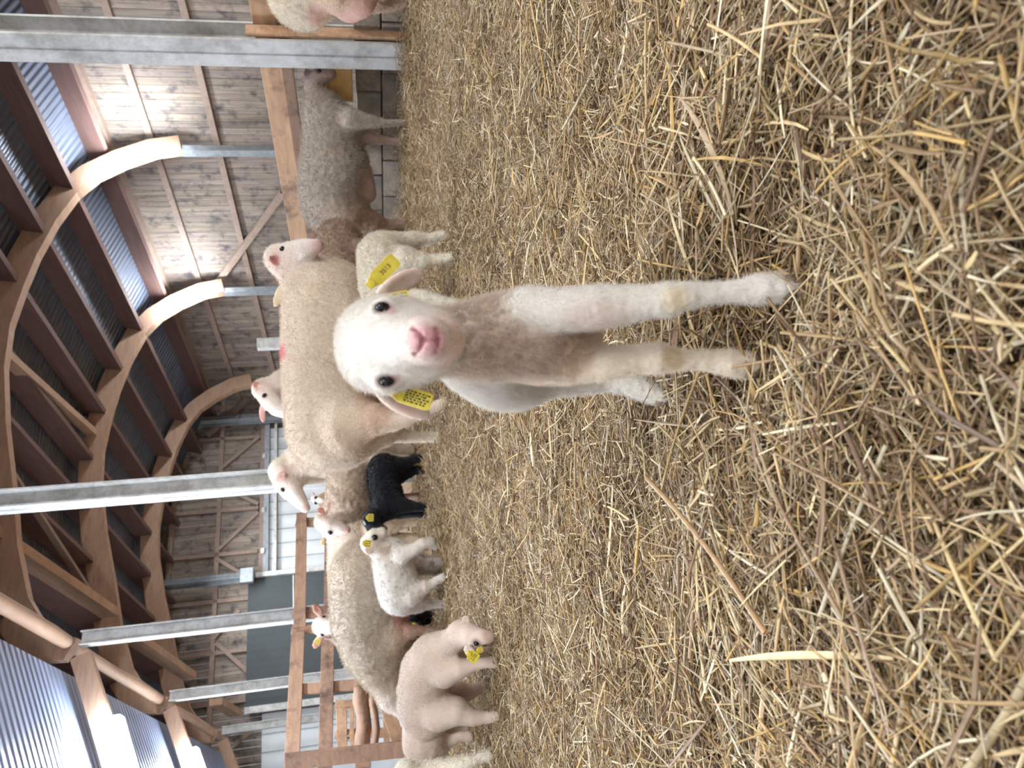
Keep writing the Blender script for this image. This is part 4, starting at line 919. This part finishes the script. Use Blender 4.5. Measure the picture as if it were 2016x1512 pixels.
# ---- partial ewe at the top right corner
ewe('ewe', 'woolly rear of a ewe with full pink udder, cut off by the frame', [
 ([(600, -35, 5.2, 74), (595, -10, 5.25, 62), (610, 5, 5.3, 44)], .1, s2l((226, 212, 190)), 1), ([(610, -80, 5.1, 78), (615, -180, 5.0, 74)], .1, s2l((220, 206, 186)), 1),
 ([(690, 0, 5.15, 40), (705, 2, 5.1, 32)], .04, s2l((226, 178, 166)), 0),
 ([(660, -30, 5.05, 48), (720, -20, 5.1, 26), (750, -15, 5.15, 14), (790, -22, 5.2, 11), (818, -24, 5.2, 11)], .05, s2l((216, 190, 164)), .4),
 ([(690, -10, 5.4, 40), (740, 0, 5.45, 24), (765, 10, 5.5, 14), (800, 4, 5.5, 10)], .05, s2l((206, 180, 156)), .4),
 ([(690, -170, 5.0, 30), (760, -170, 5.0, 12), (822, -170, 5.0, 9)], .05, BEIGE, .3), ([(690, -190, 5.2, 30), (760, -190, 5.2, 12), (815, -190, 5.2, 9)], .05, BEIGE, .3)],
 [], [], [], [(820, -24, 5.2), (803, 4, 5.5), (824, -170, 5.0), (817, -190, 5.2)], (815, -60), s2l((220, 206, 186)), [(625, 28, (.1, .1, .06), s2l((214, 170, 156)), .6)], fle=(.009, 28), dY=-.45)
# ================= lambs
def lambf(label, prims, ears, eyes, tags, hv, org, col, bl=(), fle=(.005, 30), hair=(14000, .012, .0005, .35, .3), cell=.006, sig=.035, **kw):
    return ewe('lamb', label, prims, ears, eyes, tags, hv, org, col, bl, fle, hair, cell, sig, 'lamb', kw.pop('hr', .015), thk=3, **dict(dict(rs=.93), **kw))
LW = s2l((222, 214, 198))
lambf('white lamb seen from behind, its head hidden by the front lamb', [
 ([(752, 505, 3.45, 50), (758, 555, 3.38, 52), (765, 600, 3.33, 48), (768, 628, 3.3, 42)], .05, LW, 1),
 ([(748, 640, 3.3, 32), (735, 665, 3.28, 30), (745, 690, 3.26, 22)], .04, LW, .6),
 ([(785, 484, 3.47, 28), (815, 472, 3.47, 18), (840, 472, 3.47, 12), (865, 465, 3.46, 10), (886, 461, 3.45, 9)], .04, LW, .5),
 ([(800, 515, 3.3, 32), (830, 515, 3.28, 19), (850, 513, 3.28, 13), (875, 508, 3.27, 10), (898, 504, 3.26, 9)], .04, LW, .5),
 ([(795, 588, 3.25, 24), (835, 586, 3.22, 17), (870, 592, 3.2, 11), (906, 598, 3.2, 9)], .03, LW, .4), ([(795, 625, 3.35, 22), (850, 632, 3.35, 11), (895, 636, 3.35, 9)], .03, LW, .4),
 ([(770, 490, 3.42, 12), (800, 500, 3.28, 8)], .02, LW, .8)],
 [], [], [], [(889, 461, 3.45), (901, 504, 3.26), (909, 598, 3.2), (898, 636, 3.35)], (900, 540), LW, [(850, 520, .03, s2l((214, 196, 160)), .4)], hair=(34000, .014, .0004, .35, .4), cell=.005)
lambf('black lamb with a white forehead patch and yellow ear tag, meeting the spotted lamb', [
 ([(755, 925, 5.95, 33), (757, 960, 5.85, 34), (765, 990, 5.76, 34)], .05, DARK, 1),
 ([(750, 1005, 5.72, 24), (738, 1020, 5.7, 18)], .04, DARK, .8), ([(732, 1022, 5.68, 20), (738, 1040, 5.62, 16), (752, 1044, 5.58, 11)], .03, DARK, .3),
 ([(775, 920, 5.95, 24), (800, 912, 5.95, 13), (815, 903, 5.93, 9), (833, 902, 5.9, 8)], .03, DARK, .6), ([(780, 935, 5.98, 22), (805, 930, 6.0, 12), (820, 925, 6.0, 9), (833, 927, 5.98, 8)], .03, DARK, .6),
 ([(785, 995, 5.7, 20), (815, 998, 5.67, 11), (843, 1000, 5.65, 8)], .03, DARK, .4), ([(785, 1005, 5.85, 18), (815, 1010, 5.85, 10), (835, 1012, 5.85, 8)], .03, DARK, .4)],
 [((722, 1015), (722, 1034), 5.55, 8, DARK, (0, 0, 0))], [(734, 1046)], [(728, 1019, 5.5, 15, 15, (6, 0))],
 [(836, 901, 5.9), (836, 927, 5.98), (846, 1000, 5.65), (838, 1012, 5.85)], (840, 955), DARK, [(712, 1034, (.03, .06, .024), s2l((236, 236, 236)), 1.0)], hmat='darkhoof', hair=(16000, .014, .0006, .4, .4), fle=(.008, 24))
lambf('white lamb with dark specks walking towards the black lamb, yellow ear tag', [
 ([(785, 1170, 4.75, 42), (780, 1140, 4.72, 44), (772, 1110, 4.7, 40), (770, 1092, 4.68, 34)], .05, s2l((240, 236, 230)), 1),
 ([(755, 1088, 4.66, 24), (735, 1076, 4.66, 19)], .04, s2l((232, 222, 210)), .7), ([(728, 1068, 4.66, 20), (738, 1056, 4.64, 17), (752, 1048, 4.64, 11)], .03, s2l((240, 232, 220)), .3),
 ([(790, 1092, 4.6, 20), (815, 1082, 4.58, 13), (832, 1070, 4.58, 11), (848, 1068, 4.6, 10), (856, 1076, 4.62, 8)], .03, s2l((240, 234, 226)), .5),
 ([(800, 1105, 4.8, 18), (835, 1108, 4.82, 10), (866, 1106, 4.84, 8)], .03, s2l((216, 208, 200)), .5),
 ([(810, 1165, 4.68, 30), (835, 1155, 4.66, 15), (848, 1150, 4.66, 10), (872, 1136, 4.66, 8)], .03, s2l((236, 228, 220)), .5),
 ([(812, 1180, 4.85, 26), (838, 1188, 4.86, 14), (852, 1190, 4.86, 9), (873, 1190, 4.86, 8)], .03, s2l((236, 228, 220)), .5),
 ([(790, 1206, 4.8, 8), (830, 1200, 4.82, 6)], .02, s2l((236, 228, 220)), .7)],
 [((722, 1076), (728, 1092), 4.6, 7, s2l((226, 200, 190)), (0, 0, 0))], [(738, 1058)], [(722, 1070, 4.52, 17, 14, (8, 1))],
 [(858, 1078, 4.62), (869, 1106, 4.84), (875, 1135, 4.66), (876, 1190, 4.86)], (872, 1130), s2l((238, 232, 224)), [(760, 1085, .03, s2l((190, 160, 140)), .6), (850, 1110, .02, s2l((120, 110, 104)), .6)], speck=(48, .34, s2l((150, 142, 138)), .5), hair=(18000, .012, .0005, .35, .4))
SH = s2l((198, 181, 168))
lambf('close-shorn pinkish lamb with head down sniffing the straw, yellow ear tag', [
 ([(838, 1412, 2.93, 48), (832, 1385, 2.92, 55), (835, 1350, 2.88, 55), (838, 1318, 2.84, 53), (850, 1296, 2.80, 46)], .05, SH, 1),
 ([(858, 1292, 2.80, 40), (876, 1272, 2.76, 32), (894, 1258, 2.72, 27), (905, 1250, 2.70, 25)], .05, SH, .8),
 ([(908, 1246, 2.68, 27), (925, 1250, 2.64, 25), (945, 1254, 2.61, 18), (960, 1254, 2.59, 14), (967, 1253, 2.58, 12)], .03, s2l((206, 186, 172)), .2),
 ([(880, 1295, 2.86, 28), (915, 1290, 2.87, 17), (940, 1284, 2.87, 11), (958, 1282, 2.87, 9), (977, 1281, 2.86, 10)], .03, s2l((190, 166, 150)), .3),
 ([(875, 1325, 2.74, 32), (905, 1316, 2.70, 21), (935, 1308, 2.69, 14), (955, 1305, 2.68, 11), (974, 1305, 2.68, 12)], .03, SH, .3),
 ([(880, 1375, 2.98, 38), (905, 1366, 2.98, 25), (930, 1360, 2.98, 16), (955, 1348, 2.97, 11), (974, 1337, 2.96, 11)], .03, s2l((190, 166, 150)), .4),
 ([(865, 1400, 2.84, 42), (900, 1400, 2.80, 30), (930, 1412, 2.78, 19), (955, 1413, 2.77, 13), (978, 1410, 2.76, 12)], .03, SH, .4)],
 [((912, 1228), (922, 1212), 2.66, 10, SH, (0, 0, 0)), ((916, 1272), (936, 1296), 2.6, 12, s2l((232, 214, 208)), (0, 0, 0))], [(938, 1266)], [(930, 1292, 2.56, 26, 21, (14, 10), None, '35\n12'), (944, 1280, 2.6, 14, 12, (8, -4))],
 [(981, 1280, 2.84), (977, 1306, 2.68), (978, 1336, 2.95), (981, 1410, 2.76)], (980, 1345), SH, [(966, 1250, (.03, .04, .03), s2l((150, 120, 104)), .8), (905, 1345, (.06, .06, .03), s2l((176, 136, 120)), .6), (938, 1266, .018, s2l((150, 112, 104)), .6)], fle=(.0015, 40), hair=(26000, .0045, .0003, .2, .6), cell=.0055, mat='coat', hr=.016, eyer=.010, rs=.93)
lambf('close-shorn lamb standing mostly hidden behind the sniffing pinkish lamb', [
 ([(835, 1462, 3.4, 46), (835, 1430, 3.45, 46), (835, 1390, 3.5, 44)], .05, SH, 1), ([(815, 1378, 3.5, 28), (800, 1360, 3.5, 22), (812, 1340, 3.5, 15)], .04, SH, .5),
 ([(865, 1470, 3.4, 26), (880, 1462, 3.4, 14), (905, 1450, 3.4, 10), (925, 1450, 3.4, 10)], .03, SH, .4), ([(865, 1445, 3.5, 26), (895, 1440, 3.5, 13), (918, 1440, 3.5, 10)], .03, SH, .4),
 ([(865, 1400, 3.5, 22), (915, 1400, 3.5, 10)], .03, SH, .4), ([(865, 1380, 3.55, 22), (912, 1380, 3.55, 10)], .03, SH, .4)],
 [], [], [], [(928, 1450, 3.4), (921, 1440, 3.5), (918, 1400, 3.5), (915, 1380, 3.55)], (920, 1430), SH, fle=(.003, 30), hair=(10000, .006, .0004, .3, .5), mat='coat')
lambf('white lamb of which only a woolly leg and flank enter the frame', [
 ([(835, 1560, 2.8, 56), (835, 1620, 2.85, 58)], .05, LW, 1),
 ([(850, 1530, 2.75, 34), (885, 1515, 2.72, 24), (920, 1502, 2.7, 16), (945, 1492, 2.7, 12), (962, 1488, 2.7, 12)], .03, LW, .5), ([(880, 1545, 2.8, 24), (930, 1535, 2.75, 12), (968, 1525, 2.75, 10)], .03, LW, .5),
 ([(880, 1630, 2.8, 26), (970, 1635, 2.8, 11)], .03, LW, .4), ([(880, 1650, 2.9, 26), (962, 1655, 2.9, 11)], .03, LW, .4), ([(800, 1520, 2.75, 26), (790, 1535, 2.75, 24)], .04, LW, .5)],
 [], [], [], [(966, 1487, 2.7), (971, 1525, 2.75), (972, 1635, 2.8), (965, 1655, 2.9)], (965, 1560), LW, hair=(10000, .014, .0005, .35, .4))
lambf('small black lamb in the gap under the grazing ewe, yellow tag showing', [
 ([(815, 1212, 5.9, 22), (816, 1232, 5.9, 23), (815, 1252, 5.9, 20)], .04, DARK, 1), ([(808, 1236, 5.8, 14), (822, 1234, 5.72, 10)], .03, DARK, .3),
 ([(830, 1210, 5.9, 12), (846, 1210, 5.9, 7)], .02, DARK, .4), ([(830, 1222, 5.95, 12), (844, 1222, 5.95, 7)], .02, DARK, .4), ([(830, 1250, 5.9, 12), (848, 1250, 5.9, 7)], .02, DARK, .4), ([(830, 1258, 5.95, 12), (846, 1258, 5.95, 7)], .02, DARK, .4)],
 [], [], [(817, 1233, 5.62, 13, 14, (2, 6))], [(848, 1210, 5.9), (846, 1222, 5.95), (850, 1250, 5.9), (848, 1258, 5.95)], (846, 1232), DARK, hmat='darkhoof', hair=(5000, .012, .0006, .4, .4))
lambf('dusky lamb in the gap behind the grazing ewe front leg, only tag and side visible', [
 ([(820, 1283, 5.6, 22), (818, 1300, 5.6, 24)], .04, s2l((150, 126, 106)), 1), ([(808, 1276, 5.5, 13), (826, 1272, 5.45, 9)], .03, s2l((170, 146, 126)), .3),
 ([(835, 1280, 5.6, 11), (852, 1280, 5.6, 7)], .02, s2l((150, 126, 106)), .4), ([(835, 1305, 5.6, 11), (856, 1305, 5.6, 7)], .02, s2l((150, 126, 106)), .4)],
 [], [], [(821, 1274, 5.36, 13, 13, (4, 2))], [(855, 1280, 5.6), (858, 1305, 5.6)], (852, 1290), s2l((150, 126, 106)), hair=(5000, .012, .0006, .4, .4))
# ---- two faces far behind the gate
ewe('ewe', 'distant white-faced ewe beyond the gates, below the chin of the ewe in profile', [
 ([(625, 932, 8.6, 10), (628, 945, 8.5, 10), (628, 958, 8.45, 6)], .04, FACE, 0), ([(640, 930, 8.7, 16), (680, 920, 8.8, 34), (685, 860, 8.9, 34)], .08, BEIGE, 1),
 ([(720, 925, 8.7, 14), (775, 925, 8.7, 6), (797, 925, 8.7, 5)], .05, BEIGE, .3), ([(720, 860, 8.9, 14), (770, 860, 8.9, 6), (793, 860, 8.9, 5)], .05, BEIGE, .3)],
 [((618, 926), (622, 920), 8.5, 4, DARK, (0, 0, 0))], [(624, 944)], [], [(799, 925, 8.7), (793, 860, 8.9)], (786, 890), BEIGE, cell=.014, hair=None)
ewe('ewe', 'distant ewe face with dark eye, between the profile ewe muzzle and the gate', [
 ([(619, 982, 8.3, 8), (624, 984, 8.2, 8), (634, 986, 8.1, 5)], .04, FACE, 0), ([(640, 985, 8.4, 16), (680, 990, 8.6, 30), (685, 1040, 8.7, 30)], .08, s2l((176, 140, 104)), 1),
 ([(715, 990, 8.5, 14), (770, 990, 8.5, 6), (802, 990, 8.5, 5)], .05, BEIGE, .3), ([(715, 1040, 8.7, 14), (770, 1040, 8.7, 6), (802, 1040, 8.7, 5)], .05, BEIGE, .3)],
 [((617, 976), (616, 969), 8.2, 4, EARC, (0, 0, 0))], [(622, 980), (622, 990)], [], [(804, 990, 8.5), (804, 1040, 8.7)], (792, 1010), BEIGE, cell=.014, hair=None)

print('script time', time.time()-T0)
